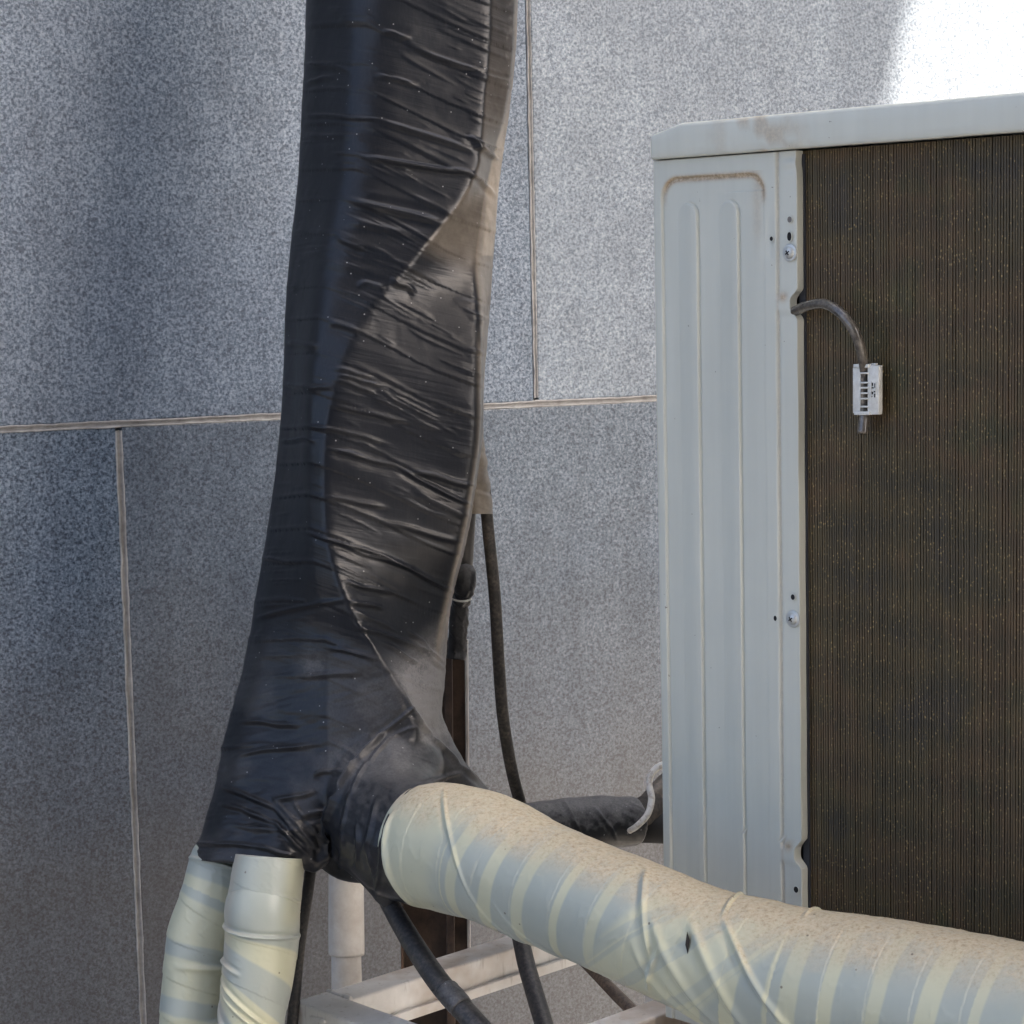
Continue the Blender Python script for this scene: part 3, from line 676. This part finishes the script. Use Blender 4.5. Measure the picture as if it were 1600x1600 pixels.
def main_cream(s, a):
    b = base_str(s, a)
    d = s + .062 * a                                   # big diagonal fold coordinate
    z1 = sstep(.0, .02, s) * (1 - sstep(.07, .105, s + .02 * a)); b = np.maximum(b * (1 - .3 * z1), z1 * .75)
    # twisted passage where the tape changes direction
    z = sstep(.30, .315, s + .035 * a) * (1 - sstep(.435, .455, s + .055 * a))
    tw = stripes(.055, .72, .055, .3, 7)(s, a)
    return b * (1 - z) + z * (.35 + .6 * tw)
kk = [(.055, -.9, .190, 1.7, .0022, .0020), (.165, .6, .24, 1.9, .0018, .002), (.012, -.3, .02, .9, .0045, .003), (.02, .3, .028, 1.5, .0035, .003),
      (.30, -1.0, .355, .5, .003, .003), (.355, .2, .345, 1.0, .003, .0025), (.34, -.2, .43, 1.4, .0035, .005), (.375, -.4, .47, 1.3, .0035, .005), (.33, .3, .40, 1.7, .003, .004), (.41, -.5, .52, 1.2, .0038, .003), (.36, .5, .42, 1.8, .0025, .004),
      (.39, -1.6, .40, -.7, .003, .002), (.47, -1.8, .475, -1.0, .002, .002)]
tube('tape_wrap', mp, PTAPE, main, 1150, 260, tape_disp(.00045, .047, .004, wr=.30, seed=21, kinks=kk), bands_attr(main_cream, .85, None, .45, 1.0, 1))
def surf(obj, px, py):
    V = np.empty(len(obj.data.vertices) * 3); obj.data.vertices.foreach_get('co', V); V = V.reshape(-1, 3)
    x, y = proj(V); sel = np.hypot(x - px, y - py) < 5; return float(((V[sel] - cC) @ cF).min())
dt = surf(bpy.data.objects['tape_wrap.001'], 1075, 1472)
mb = MB(); tp = [at(x, y, dt - .0012) for x, y in ((1074, 1456), (1078, 1469), (1074.5, 1491), (1071, 1477))]
mb.prism(tp, [q + cF * .003 for q in tp]); mb.build('tear', DARK, main)
p1 = empty('insulated_pipe', tuple(at(300, 1620, 2.3)), 'left of two pale pipes under the black wrap, banded in cream and grey', 'pipe', 'pale insulated pipes leaving the foot of the black bundle')
tube('tape_wrap', [(366, 1318, 2.36, 32), (354, 1342, 2.36, 54), (338, 1400, 2.35, 55), (319, 1460, 2.345, 57), (313, 1500, 2.34, 56), (307, 1550, 2.335, 55), (303, 1610, 2.33, 55), (298, 1720, 2.33, 55), (290, 2300, 2.33, 50)], PTAPE, p1, 560, 140,
     tape_disp(.0008, .042, .008, wr=.3, seed=31, kinks=[(.03, -1.5, .028, 1.5, .003, .002), (.135, -1.6, .14, .6, .003, .003), (.135, -1.8, .115, -1.2, .003, .003), (.19, -1.2, .21, 1.2, .0025, .003), (.2, 1.2, .23, -.8, .003, .003)]),
     bands_attr(stripes(.062, .66, .004, .5, 5), .3, None, .5, 1.2, 2))
p2 = empty('insulated_pipe', tuple(at(390, 1620, 2.25)), 'front pale pipe under the black wrap with loose cream tape twisted round its middle', 'pipe', 'pale insulated pipes leaving the foot of the black bundle')
def p2_cream(s, a):
    b1 = sstep(.084, .088, s + .010 * a) * (1 - sstep(.112, .116, s + .016 * a)); b2 = sstep(.150, .153, s + .020 * a) * (1 - sstep(.185, .19, s + .024 * a))
    b3 = sstep(.235, .238, s + .026 * a) * (1 - sstep(.258, .262, s + .022 * a)); b0 = sstep(.3, .8, -a) * (1 - sstep(.06, .08, s)) * .7
    return np.maximum.reduce([b1, b2, b3, b0])
tube('tape_wrap', [(421, 1338, 2.292, 53), (419, 1362, 2.29, 56), (413, 1405, 2.285, 57.5), (410, 1425, 2.28, 59), (409, 1470, 2.28, 58), (402, 1530, 2.275, 56), (392, 1600, 2.27, 52), (386, 1720, 2.27, 52), (384, 2300, 2.27, 52)], PTAPE, p2, 600, 150,
     tape_disp(.0005, .05, .010, wr=.25, seed=41, kinks=[(.083, -1.4, .072, 1.6, .0042, .0018), (.125, .6, .112, 1.7, .0030, .002), (.19, -1.3, .135, 1.5, .0032, .0018), (.195, -1.2, .145, 1.4, .003, .002), (.235, -1.2, .165, 1.5, .003, .0025), (.045, -1.3, .04, -.4, .0015, .002)]),
     bands_attr(p2_cream, .25, lambda s, a, P, N: .28 * sstep(.75, 1.3, a * 1.0) * (.6 + .8 * fbm(s * 60, a * 3, 7)), .5, 1.2, 3))

# front hose, mid hose, brown pipe
h = empty('rubber_hose', tuple(at(700, 1560, 2.2)), 'thick dark grey hose running from the black elbow down over the steel frame', 'hose')
tube('hose_body', [(596, 1385, 2.27, 13), (612, 1418, 2.25, 15), (650, 1482, 2.19, 17), (690, 1540, 2.14, 18), (735, 1590, 2.10, 18), (800, 1660, 2.05, 18)], RUBBER, h, 120, 28)
tube('tape_patch', [(698, 1548, 2.130, 19.2), (712, 1563, 2.118, 19.5), (722, 1575, 2.110, 19.0)], BTAPE, h, 30, 28, tape_disp(.0005, .01, .01, seed=4), black_attr(.2, .3))
mb = MB(); mb.prism([at(x, y, 2.13) for x, y in ((672, 1547), (690, 1543), (697, 1556), (682, 1551))], [at(x, y, 2.137) for x, y in ((672, 1547), (690, 1543), (697, 1556), (682, 1551))]); mb.build('tie_end', RUBBER, h)
tag(tube('rubber_hose', [(795, 1390, 2.52, 12), (808, 1440, 2.47, 13), (822, 1505, 2.40, 14), (838, 1560, 2.36, 14.5), (862, 1640, 2.30, 15)], RUBBER, None, 80, 24), 'black hose dropping straight behind the pale banded pipe and past the steel rail', 'hose')
tag(tube('brown_pipe', [(890, 1480, 2.50, 8), (930, 1520, 2.46, 9), (965, 1556, 2.42, 10), (1010, 1600, 2.38, 10), (1060, 1650, 2.34, 10)], BROWNP, None, 60, 20), 'thin dirty brown pipe slanting down beneath the pale banded pipe', 'pipe')

# side pipe end, insulation and white cable
sp_ = empty('side_pipe', tuple(at(1010, 1290, 2.64)), 'short dark foam covered pipe between the dusty black sleeve and the air conditioner side', 'pipe')
tube('foam_cover', [(975, 1276, 2.60, 26), (995, 1272, 2.62, 24), (1008, 1266, 2.64, 22), (1022, 1258, 2.66, 20)], rubber('old_foam', (.020, .017, .015), (.11, .085, .065), .7, .8), sp_, 60, 40, lambda s, th, P: .003 * (fbm(s * 80, np.cos(th) * 2 + np.sin(th) * 3 + 7, 5, 3) - .4))
tube('lower_pipe', [(965, 1296, 2.63, 22), (1005, 1293, 2.64, 24), (1040, 1293, 2.66, 25), (1090, 1293, 2.68, 25)], DARK, sp_, 40, 32)
tube('upper_pipe', [(1000, 1262, 2.66, 12), (1022, 1240, 2.68, 13), (1040, 1222, 2.70, 14), (1075, 1195, 2.72, 14)], RUBBER2, sp_, 40, 24)
tag(tube('white_cable', [(1060, 1196, 2.56, 5.2), (1036, 1195, 2.55, 5.4), (1020, 1206, 2.545, 5.4), (1014, 1224, 2.54, 5.4), (1018, 1248, 2.53, 5.4), (1012, 1272, 2.52, 5.2), (996, 1290, 2.52, 5), (984, 1298, 2.54, 4.6)], CABLE, None, 90, 18), 'dirty white cable curling from the air conditioner side onto the black sleeve', 'cable')
# ------------------------------------------------------------------ air conditioner
ua = math.radians(43.7)
AU = np.array([math.sin(ua), -math.cos(ua), 0.0]); AV = np.array([0, 0, 1.0])
AN = np.array([-AU[1] * -1, 0, 0]); AN = np.array([-math.cos(ua), -math.sin(ua), 0.0])   # outward, to the camera side
A0 = at(1043, 1589, 2.3)
def fp(px, py, off=0.0): return on_plane(px, py, A0 + AN * off, AN)
def fuv(px, py):
    q = on_plane(px, py, A0, AN) - A0; return float(np.dot(q, AU)), float(q[2])
def fw(u, v, off=0.0):
    u = np.asarray(u, float)[..., None]; v = np.asarray(v, float)[..., None]; off = np.asarray(off, float)[..., None]
    return A0 + AU * u + AV * v + AN * off
ac = empty('air_conditioner', tuple(A0), 'grey green outdoor air conditioner with bare dusty coil, standing on the steel frame', 'air conditioner')
uA, vTop = fuv(1018, 252); uE, _ = fuv(1243, 240); uR = 0.98; DEP = .36
uE = fuv(1247, 800)[0]; uLft = fuv(1024, 800)[0]
vTop = fuv(1243, 236)[1]
uFold = fuv(1217, 700)[0]
def U(px): return fuv(px, 700)[0]
def V(py, px=1150): return fuv(px, py)[1]
# side panel: pressed sheet as a height field
us = np.linspace(uLft, uE, 300)
vv = np.unique(np.r_[np.linspace(0, V(1365), 30), np.linspace(V(1365), V(1300), 70), np.linspace(V(1300), V(520), 90), np.linspace(V(520), V(440), 80), np.linspace(V(440), V(235), 190)])
vv = vv[vv <= vTop + .002]; vv[-1] = vTop
UU, VV = np.meshgrid(us, vv)
eu = uE + 0 * VV
for yc, hw in ((475, 17), (1335, 17)):
    vc = V(yc, 1243); hwv = hw * .000645
    g = np.exp(-((VV - vc) / hwv) ** 4 * .9); eu = eu - .0085 * g
eu = eu - .0012 * np.exp(-((VV - V(252, 1243)) / .008) ** 2) + .0002 * np.sin(VV * 60)
fr = (UU - uLft) / (uE - uLft); UU = uLft + fr * (eu - uLft)
def rbox(u, v, u0, u1, v1, r, soft):
    """signed inside mask of a slot open at the bottom with a rounded top"""
    cx_, hw_ = (u0 + u1) / 2, (u1 - u0) / 2
    dx = np.abs(u - cx_) - (hw_ - r); dv = (v - (v1 - r))
    d = np.hypot(np.maximum(dx, 0), np.maximum(dv, 0)) + np.minimum(np.maximum(dx, dv), 0) - r
    return 1 - sstep(-soft, soft, d), d
panel_m, dpan = rbox(UU, VV, U(1040), U(1197), V(276, 1110), .020, .0016)
Hh = -.0024 * panel_m * (1 - .85 * sstep(U(1120), U(1197), UU) * (VV < V(300)))
r1, dr1 = rbox(UU, VV, U(1064), U(1093), V(318, 1078), (U(1093) - U(1064)) / 2 * .98, .0011)
r2, dr2 = rbox(UU, VV, U(1127), U(1157), V(314, 1142), (U(1157) - U(1127)) / 2 * .98, .0011)
for (rm, xa0, xb0_) in ((r1, 1064, 1093), (r2, 1127, 1157)):
    fu_ = np.clip((UU - U(xa0)) / (U(xb0_) - U(xa0)), 0, 1)
    Hh += .0021 * rm * (.12 + .88 * sstep(-.05, .75, fu_))
for (dq, xc_, side) in ((dpan, U(1118), -1), (dr1, U(1078), 1), (dr2, U(1142), 1)):
    Hh += -.0024 * np.exp(-((dq - .0004) / .0011) ** 2) * sstep(-.004, .010, side * (UU - xc_))
# soft vertical undulation at the right
ug = uFold
inn = sstep(ug - .0015, ug + .0015, UU)
notch = np.zeros_like(UU)
for yc in (476, 1337):
    notch = np.maximum(notch, np.exp(-((VV - V(yc, 1230)) / .0085) ** 4))
Hh += -.0012 * inn * (1 - notch) + -.0022 * np.exp(-((UU - ug) / .0018) ** 2) * (1 - notch)
# rolled left edge and folded right edge
Hh += -.008 * (1 - sstep(0, .006, UU - uLft)) ** 2
Hh += .0006 * (fbm(UU * 12, VV * 7, 15, 3) - .4) * 2
Hh += -.0012 * np.exp(-((UU - U(1206)) / .006) ** 2 - ((VV - V(378, 1206)) / .02) ** 2) + .0006 * np.exp(-((UU - U(1190)) / .006) ** 2 - ((VV - V(400, 1190)) / .012) ** 2)
Hh += .0009 * np.exp(-((UU - U(1235)) / .008) ** 2) * sstep(V(290, 1235), vTop, VV) * np.sin(VV * 500)
Pp = fw(UU, VV, Hh)
edge_d = np.exp(-((dpan + .0005) / .0032) ** 2) * sstep(V(330), V(290), VV) * sstep(U(1035), U(1048), UU) * (VV > V(340)) * 1.2
edge_d += .55 * np.exp(-((UU - U(1186)) / .006) ** 2) * sstep(V(420), V(330), VV) * (VV < V(268))* .6
edge_d += .30 * np.exp(-((UU - ug) / .0018) ** 2)
for yc in (464, 1322):
    edge_d += .9 * np.exp(-((UU - U(1225)) / .006) ** 2 - ((VV - V(yc, 1225)) / .0045) ** 2)
edge_d += .8 * np.exp(-((UU - U(1030)) / .006) ** 2 - ((VV - V(258, 1030)) / .002) ** 2) * 0
n0, m0 = UU.shape
# wrap returns: left return goes back, right edge folds inward
Lr = fw(np.full((n0, 3), uLft) + np.array([[.0, .0, .0]]), np.repeat(VV[:, :1], 3, 1), np.array([[-.34, -.05, -.013]]) + 0 * VV[:, :1])
Rr = fw(UU[:, -1:] - np.array([[.0, .0004, .0008]]), np.repeat(VV[:, -1:], 3, 1), Hh[:, -1:] + np.array([[-.0012, -.006, -.012]]))
G = np.concatenate([Lr, Pp, Rr], 1); dd_ = np.concatenate([np.zeros((n0, 3)), np.clip(edge_d, 0, 1), np.zeros((n0, 3))], 1)
me = mesh_np('side_panel', G, grid_faces(n0, m0 + 6, False), True, {'dust': dd_.ravel()})
panel = link('side_panel', me, PAINT, ac)

# small round holes and screws
def disc(name, px, py, ru, rv, mt_, off, par, seg=20, rot=0):
    u, v_ = fuv(px, py); t = np.linspace(0, 2 * np.pi, seg, endpoint=False)
    u = u + 0 * t
    a = ru * np.cos(t); b = rv * np.sin(t)
    Pq = fw(u + a * math.cos(rot) - b * math.sin(rot), v_ + a * math.sin(rot) + b * math.cos(rot), off)
    Pb = Pq - AN * .0012
    mb = MB(); mb.prism(list(Pq), list(Pb)); return mb.build(name, mt_, par)
def ringm(name, px, py, ru, rv, par, off):
    u, v_ = fuv(px, py); n, m = 40, 8; t = np.linspace(0, 2 * np.pi, n); p_ = np.linspace(0, 2 * np.pi, m, endpoint=False); T, Q = np.meshgrid(t, p_, indexing='ij')
    k = .0005; P = fw(u + (ru + k * np.cos(Q)) * np.cos(T), v_ + (rv + k * np.cos(Q)) * np.sin(T), off + k * .6 * np.sin(Q))
    return link(name, mesh_np(name, P, grid_faces(n, m, True), True, {'dust': np.zeros(n * m)}), PAINT, par)
K = .00064
for (x, y, ru, rv) in ((1205.5, 373, 2.6 * K, 3.6 * K), (1239, 933, 3.2 * K, 4.4 * K), (1211.5, 966, 2.6 * K, 4.2 * K), (1244, 1390, 3.6 * K, 5 * K), (1233.5, 369.5, 3.4 * K, 6.6 * K)):
    disc('hole', x, y, ru * 1.25, rv, DARK, .0003, panel); ringm('hole_rim', x, y, ru * 1.4, rv * 1.12, panel, .0001)
disc('rivet', 1234, 343, 4.2 * K, 4.6 * K, GREYP, .0004, panel); ringm('hole_rim', 1234, 343, 4.6 * K, 5.0 * K, panel, .0001)
def screw(px, py):
    u, v_ = fuv(px, py); n, m = 14, 40; r = .0078
    rad = np.array([0, .15, .3, .45, .58, .66, .72, .74, .76, .98, 1.08, 1.1, 1.08, 1.06]); hgt = np.array([1, .98, .92, .8, .62, .45, .25, .18, .16, .15, .13, .07, 0, -.05]) * .0042
    t = np.linspace(0, 2 * np.pi, m, endpoint=False)
    P = fw(u + r * rad[:, None] * np.cos(t), v_ + r * rad[:, None] * np.sin(t), hgt[:, None] + 0 * t)
    o = link('screw', mesh_np('screw', P, grid_faces(n, m, True), True), ZINC, panel)
    mb = MB()
    for a in (.6, .6 + math.pi / 2):
        c_, s_ = math.cos(a), math.sin(a); l, w_ = .0026, .0006
        q = [fw(u + x * c_ - y * s_, v_ + x * s_ + y * c_, .00435 + (.0001 if a > 1 else 0)) for x, y in ((-l, -w_), (l, -w_), (l, w_), (-l, w_))]
        mb.prism(q, [k_ - AN * .002 for k_ in q])
    rc_ = mb.build('cross_recess', DARK, o); rc_.matrix_parent_inverse = Matrix.Identity(4)
    rc_.parent = o; rc_.matrix_parent_inverse = o.matrix_world.inverted() if False else Matrix.Identity(4)
    return o
bpy.context.view_layer.update()
s1 = screw(1234, 395); s2 = screw(1239, 967)

# lid
LT = vTop + .0015; LH = .0345
uLid = fuv(1020, 235)[0]
def lid():
    # profile round the lip: v, off ; along u with the outer corner eased down
    un = np.r_[np.linspace(uLid, uLid + .08, 40), np.linspace(uLid + .085, uR, 120)]
    prof = [(0.0016, -.05), (0.0012, -.010), (.0004, .001), (0, .0045), (.0008, .0068), (.003, .0078), (.010, .0080), (.020, .0080), (LH - .004, .0078), (LH - .0015, .0068), (LH, .0045), (LH + .0004, -.02), (LH + .0006, -DEP)]
    pr = np.array(prof); n, m = len(un), len(pr)
    drop = -.0105 * np.clip(1 - (un - uLid) / (fuv(1072, 190)[0] - uLid), 0, 1)
    P = np.zeros((n, m, 3))
    for j in range(m):
        top = sstep(.4, .8, pr[j, 0] / LH)
        back = -.010 * (1 - sstep(0, .006, un - uLid)) ** 2
        P[:, j] = fw(un, LT + pr[j, 0] + drop * top + (.0005 * (vnoise(un * 18, un * 0 + j * .1, 3) - .5)), pr[j, 1] + back)
    # left end cap going back
    e = np.zeros((1, m, 3)); e2 = np.zeros((1, m, 3))
    for j in range(m):
        e[0, j] = P[0, j] - AN * .02; e2[0, j] = fw(uLid, LT + pr[j, 0] + drop[0] * sstep(.4, .8, pr[j, 0] / LH), min(-.05, pr[j, 1]))
    G = np.concatenate([e2, e, P], 0)
    uu_ = np.repeat(np.r_[uLid, uLid, un], m); vvv = np.tile(pr[:, 0], n + 2)
    blot = sstep(.48, .60, fbm(uu_ * 75, vvv * 110, 77, 4)) * .55 * np.exp(-((uu_ - U(1200)) / .05) ** 2)
    return link('lid', mesh_np('lid', G, grid_faces(n + 2, m, False, True), True, {'dust': blot}), PAINT, ac)
lid()
mb = MB(); mb.box(fw(uLft + .01, LT - .006, -.02), AU * .9, AV * .006, -AN * .3); mb.build('lid_seat', DARK, ac)

# coil: hundreds of thin vertical fins
uf0 = uE - .004; nf = int((uR - uf0) / .0030)
rf = np.random.default_rng(4); Vf = []; Ff = []
vb, vt = .03, LT - .001
nz_ = 24; vz = np.linspace(vb, vt, nz_)
for i in range(nf):
    u = uf0 + i * .0030 + rf.normal(0, .00006); ph_ = rf.uniform(0, 6)
    bend = .00022 * np.sin(vz * 9 + ph_) + .0004 * (vnoise(vz * 30, vz * 0 + i * .35, 6) - .5)
    off = -.014 + .0006 * (vnoise(vz * 25, vz * 0 + i * .5, 9) - .5)
    hwf = .00100 * rf.uniform(.93, 1.07)
    q = np.stack([fw(u + bend - hwf, vz, off - .007), fw(u + bend - hwf, vz, off), fw(u + bend + hwf, vz, off), fw(u + bend + hwf, vz, off - .007)], 1)
    o = i * nz_ * 4; Vf.append(q.reshape(-1, 3)); Ff.append(grid_faces(nz_, 4, False) + o)
fo = link('coil_fins', mesh_np('coil_fins', np.vstack(Vf), np.vstack(Ff), False), FINS, ac); tag(fo, kind='stuff')
mb = MB(); mb.box(fw(uE - .02, .01, -.045), AU * (uR - uE + .02), AV * (LT - .012), AN * .024); mb.build('coil_core', FINB, ac)
vs = np.linspace(.045, LT - .02, 30); tm = None
for vq in vs:
    q0 = fw(uE - .01, vq, -.0212); q1 = fw(uR, vq, -.0212)
    if tm is None:
        o = tube('coil_tube', [(*q0, .0040), (*(q0 * .5 + q1 * .5), .0040), (*q1, .0040)], BROWNP, ac, 4, 10, world=True, cap=False); tm = o; v00 = vq
    else:
        o = bpy.data.objects.new('coil_tube', tm.data); C.objects.link(o); o.parent = ac; o.matrix_parent_inverse = tm.matrix_parent_inverse.copy(); o.location = (0, 0, vq - v00)
# dark rubber seal strip beside the panel
mb = MB(); mb.box(fw(uE - .006, .02, -.016), AU * .0075, AV * (LT - .024), AN * .004); mb.build('seal_strip', mat('dark_seal', (.03, .032, .04), .6)[0], ac)
# base pan and body
mb = MB(); mb.box(fw(uLft + .003, -.002, -.34), AU * (uR - uLft), AV * .03, AN * .336); bpn = mb.build('base_pan', PAINT, ac, .002)
mb = MB(); mb.box(fw(uLft + .012, .03, -.34), AU * (uR - uLft - .02), AV * (LT - .032), AN * .28); mb.build('body', FINB, ac)
mb = MB(); mb.box(fw(uR, .0, -.34), AU * .20, AV * LT, AN * .34); mb.build('end_panel', PAINT, ac, .003)

# sensor tube and clip
def face_tube(pts, r, name, mt_, par, n=100, m=20):
    W = []
    for (x, y, off, rr_) in pts: W.append((*fp(x, y, off), rr_ * K))
    return tube(name, W, mt_, par, n, m, world=True)
ts = face_tube([(1226, 490, -.014, 8), (1240, 487, -.006, 8), (1262, 478, .004, 8), (1288, 475, .012, 8), (1312, 488, .016, 8), (1333, 514, .016, 8), (1345, 545, .010, 8), (1350, 572, .002, 7.5), (1350, 585, -.001, 6.5), (1350, 610, -.001, 6.5), (1350, 640, -.001, 7), (1350, 655, .0, 8), (1348, 678, .003, 9)], 8, 'sensor_tube', TUBEM, ac)
ts.data.name = 'sensor_tube'
def chip(mbx, x0, y0, x1, y1, o0, o1):
    q = [fp(x0, y1, o1), fp(x1, y1, o1), fp(x1, y0, o1), fp(x0, y0, o1)]; mbx.prism(q, [k_ - AN * (o1 - o0) for k_ in q])
clip = MB(); cb = -.003
for r_ in ((1332, 574, 1344.5, 646, cb, .0035), (1355, 571, 1373, 648, cb, .0035)): chip(clip, *r_)
co = clip.build('sensor_clip', WHITEP, ts, .0010, 3, True)
co.matrix_parent_inverse = Matrix.Identity(4); co.matrix_parent_inverse = Matrix.Translation(-Vector(ac.location)) if False else Matrix.Identity(4)
rg = MB()
chip(rg, 1333, 569, 1357, 574.5, cb, .0055); chip(rg, 1334, 643, 1358, 648.5, cb, .0055)
for y in (583, 598, 606, 614.5, 623, 635.5): chip(rg, 1343.5, y - 1.3, 1356.5, y + 1.3, .0020, .0050)
chip(rg, 1361, 567.5, 1368, 572, cb, .001)
ro = rg.build('sensor_clip', WHITEP, ts, .0005, 2, True)
mk = MB(); chip(mk, 1343, 575, 1357, 643, -.0062, -.0052)
for (x0, y0, x1, y1) in ((1361, 598, 1363, 603), (1365, 599, 1366.5, 606), (1361, 605, 1364, 607), (1361, 612, 1363, 616), (1364, 611, 1366.5, 613), (1364.5, 615, 1366.5, 621), (1359, 619, 1362, 620.5)):
    chip(mk, x0 + 1, y0, x1 + 1, y1, .0, .0038)
mo = mk.build('clip_recess', DARK, ts)
fr_ = MB()
for (x0, y0, x1, y1) in ((1359, 596, 1360.2, 610), (1366.8, 597, 1368, 622), (1359, 611, 1360.2, 622)): chip(fr_, x0 + 1, y0, x1 + 1, y1, .0, .0042)
fo_ = fr_.build('clip_rib', WHITEP, ts)

# ------------------------------------------------------------------ support frame
ZF = float(A0[2]) - .004
def gp(px, py, z=ZF):
    r = ray(px, py); return cC + r * ((z - cC[2]) / r[2])
fr0 = empty('support_frame', tuple(gp(470, 1565)), 'welded light grey steel frame carrying the air conditioner in front of the wall', 'frame')
AB = np.array([-AN[0], -AN[1], 0])                     # away from camera, square to the unit
c0 = gp(460, 1564)
def angle_iron(name, start, d, inward, L, wd=.040, ht=.040, th=.004, ztop=ZF):
    d = d / np.linalg.norm(d); s = np.array(start, float); s[2] = ztop
    mb = MB()
    mb.box(s - np.array([0, 0, th]), d * L, inward * wd, (0, 0, th))
    mb.box(s + inward * 0 - np.array([0, 0, ht]), d * L, inward * th, (0, 0, ht - th - .0002))
    return mb.build(name, STEEL, fr0, .0008)
def tube_rail(name, start, d, inward, L, wd=.045, ht=.045, ztop=ZF):
    s = np.array(start, float); s[2] = ztop - ht
    mb = MB(); mb.box(s, d * L, inward * wd, (0, 0, ht)); return mb.build(name, STEEL, fr0, .0025)
tube_rail('rail', c0, AU, AB, 1.45, .046, .044)
rA = tube_rail('rail', c0 + AB * .0475, AB, AU, .52, .042, .036, ZF - .0008)
# lower lip of the far rail
s_ = c0 + AB * .0475 + AU * .0425; s_[2] = ZF - .044
mb = MB(); mb.box(s_, AB * .52, AU * .006, (0, 0, .012)); mb.build('rail_lip', STEEL, fr0, .001)
# cross beam under the unit and rear rail
cc = gp(1040, 1560); uc = float(np.dot(cc - c0, AU))
tube_rail('rail', c0 + AU * (uc - .01) + AB * .047, AB, AU, .50, .040, .040, ZF - .0008)
tube_rail('rail', c0 + AB * .5685, AU, AB, 1.45, .042, .040)
for (du_, db_) in ((.001, .001), (1.3, .001), (.001, .57), (1.3, .57)):
    s_ = c0 + AU * du_ + AB * db_; s_[2] = 0
    mb = MB(); mb.box(s_, AU * .042, AB * .040, (0, 0, ZF - .0455)); mb.build('frame_leg', STEEL, fr0, .002)
def weld(p0_, p1_, r=.0035, seed=0):
    W = [(*(p0_ + (p1_ - p0_) * t), r) for t in np.linspace(0, 1, 4)]
    return tube('weld_bead', W, STEEL, fr0, 60, 14, lambda s, th, P: .0016 * (vnoise(s * 260, th * 0, seed) - .4) + .0012 * (fbm(s * 300, np.cos(th) * 2 + 4, seed, 2) - .4), world=True)
wz = np.array([0, 0, ZF + .0005])
q = c0 + AB * .047; q[2] = ZF; weld(q + AU * .002, q + AU * .041, .003, 1)
q = c0.copy(); q[2] = ZF - .012; weld(q + AU * .03 - AB * .0, q + AU * .055 - AB * .0 + np.array([0, 0, .002]), .0025, 2)
# wooden board beneath the unit
s_ = c0 + AU * (uc + .04) + AB * .05; s_[2] = ZF - .06
BOARD, ntd, bd = mat('raw_board', (.45, .34, .22), .8); wv = noise(ntd, coords(ntd, (1, 1, 8)), 90, 3); ntd.links.new(ramp(ntd, wv, [(.3, (.30, .21, .13)), (.7, (.52, .40, .27))]), bd.inputs['Base Color'])
mb = MB(); mb.box(s_, AU * .8, AB * .4, (0, 0, .014)); tag(mb.build('board', BOARD, None, .001), 'rough tan board lying between the frame rails under the air conditioner', 'board')
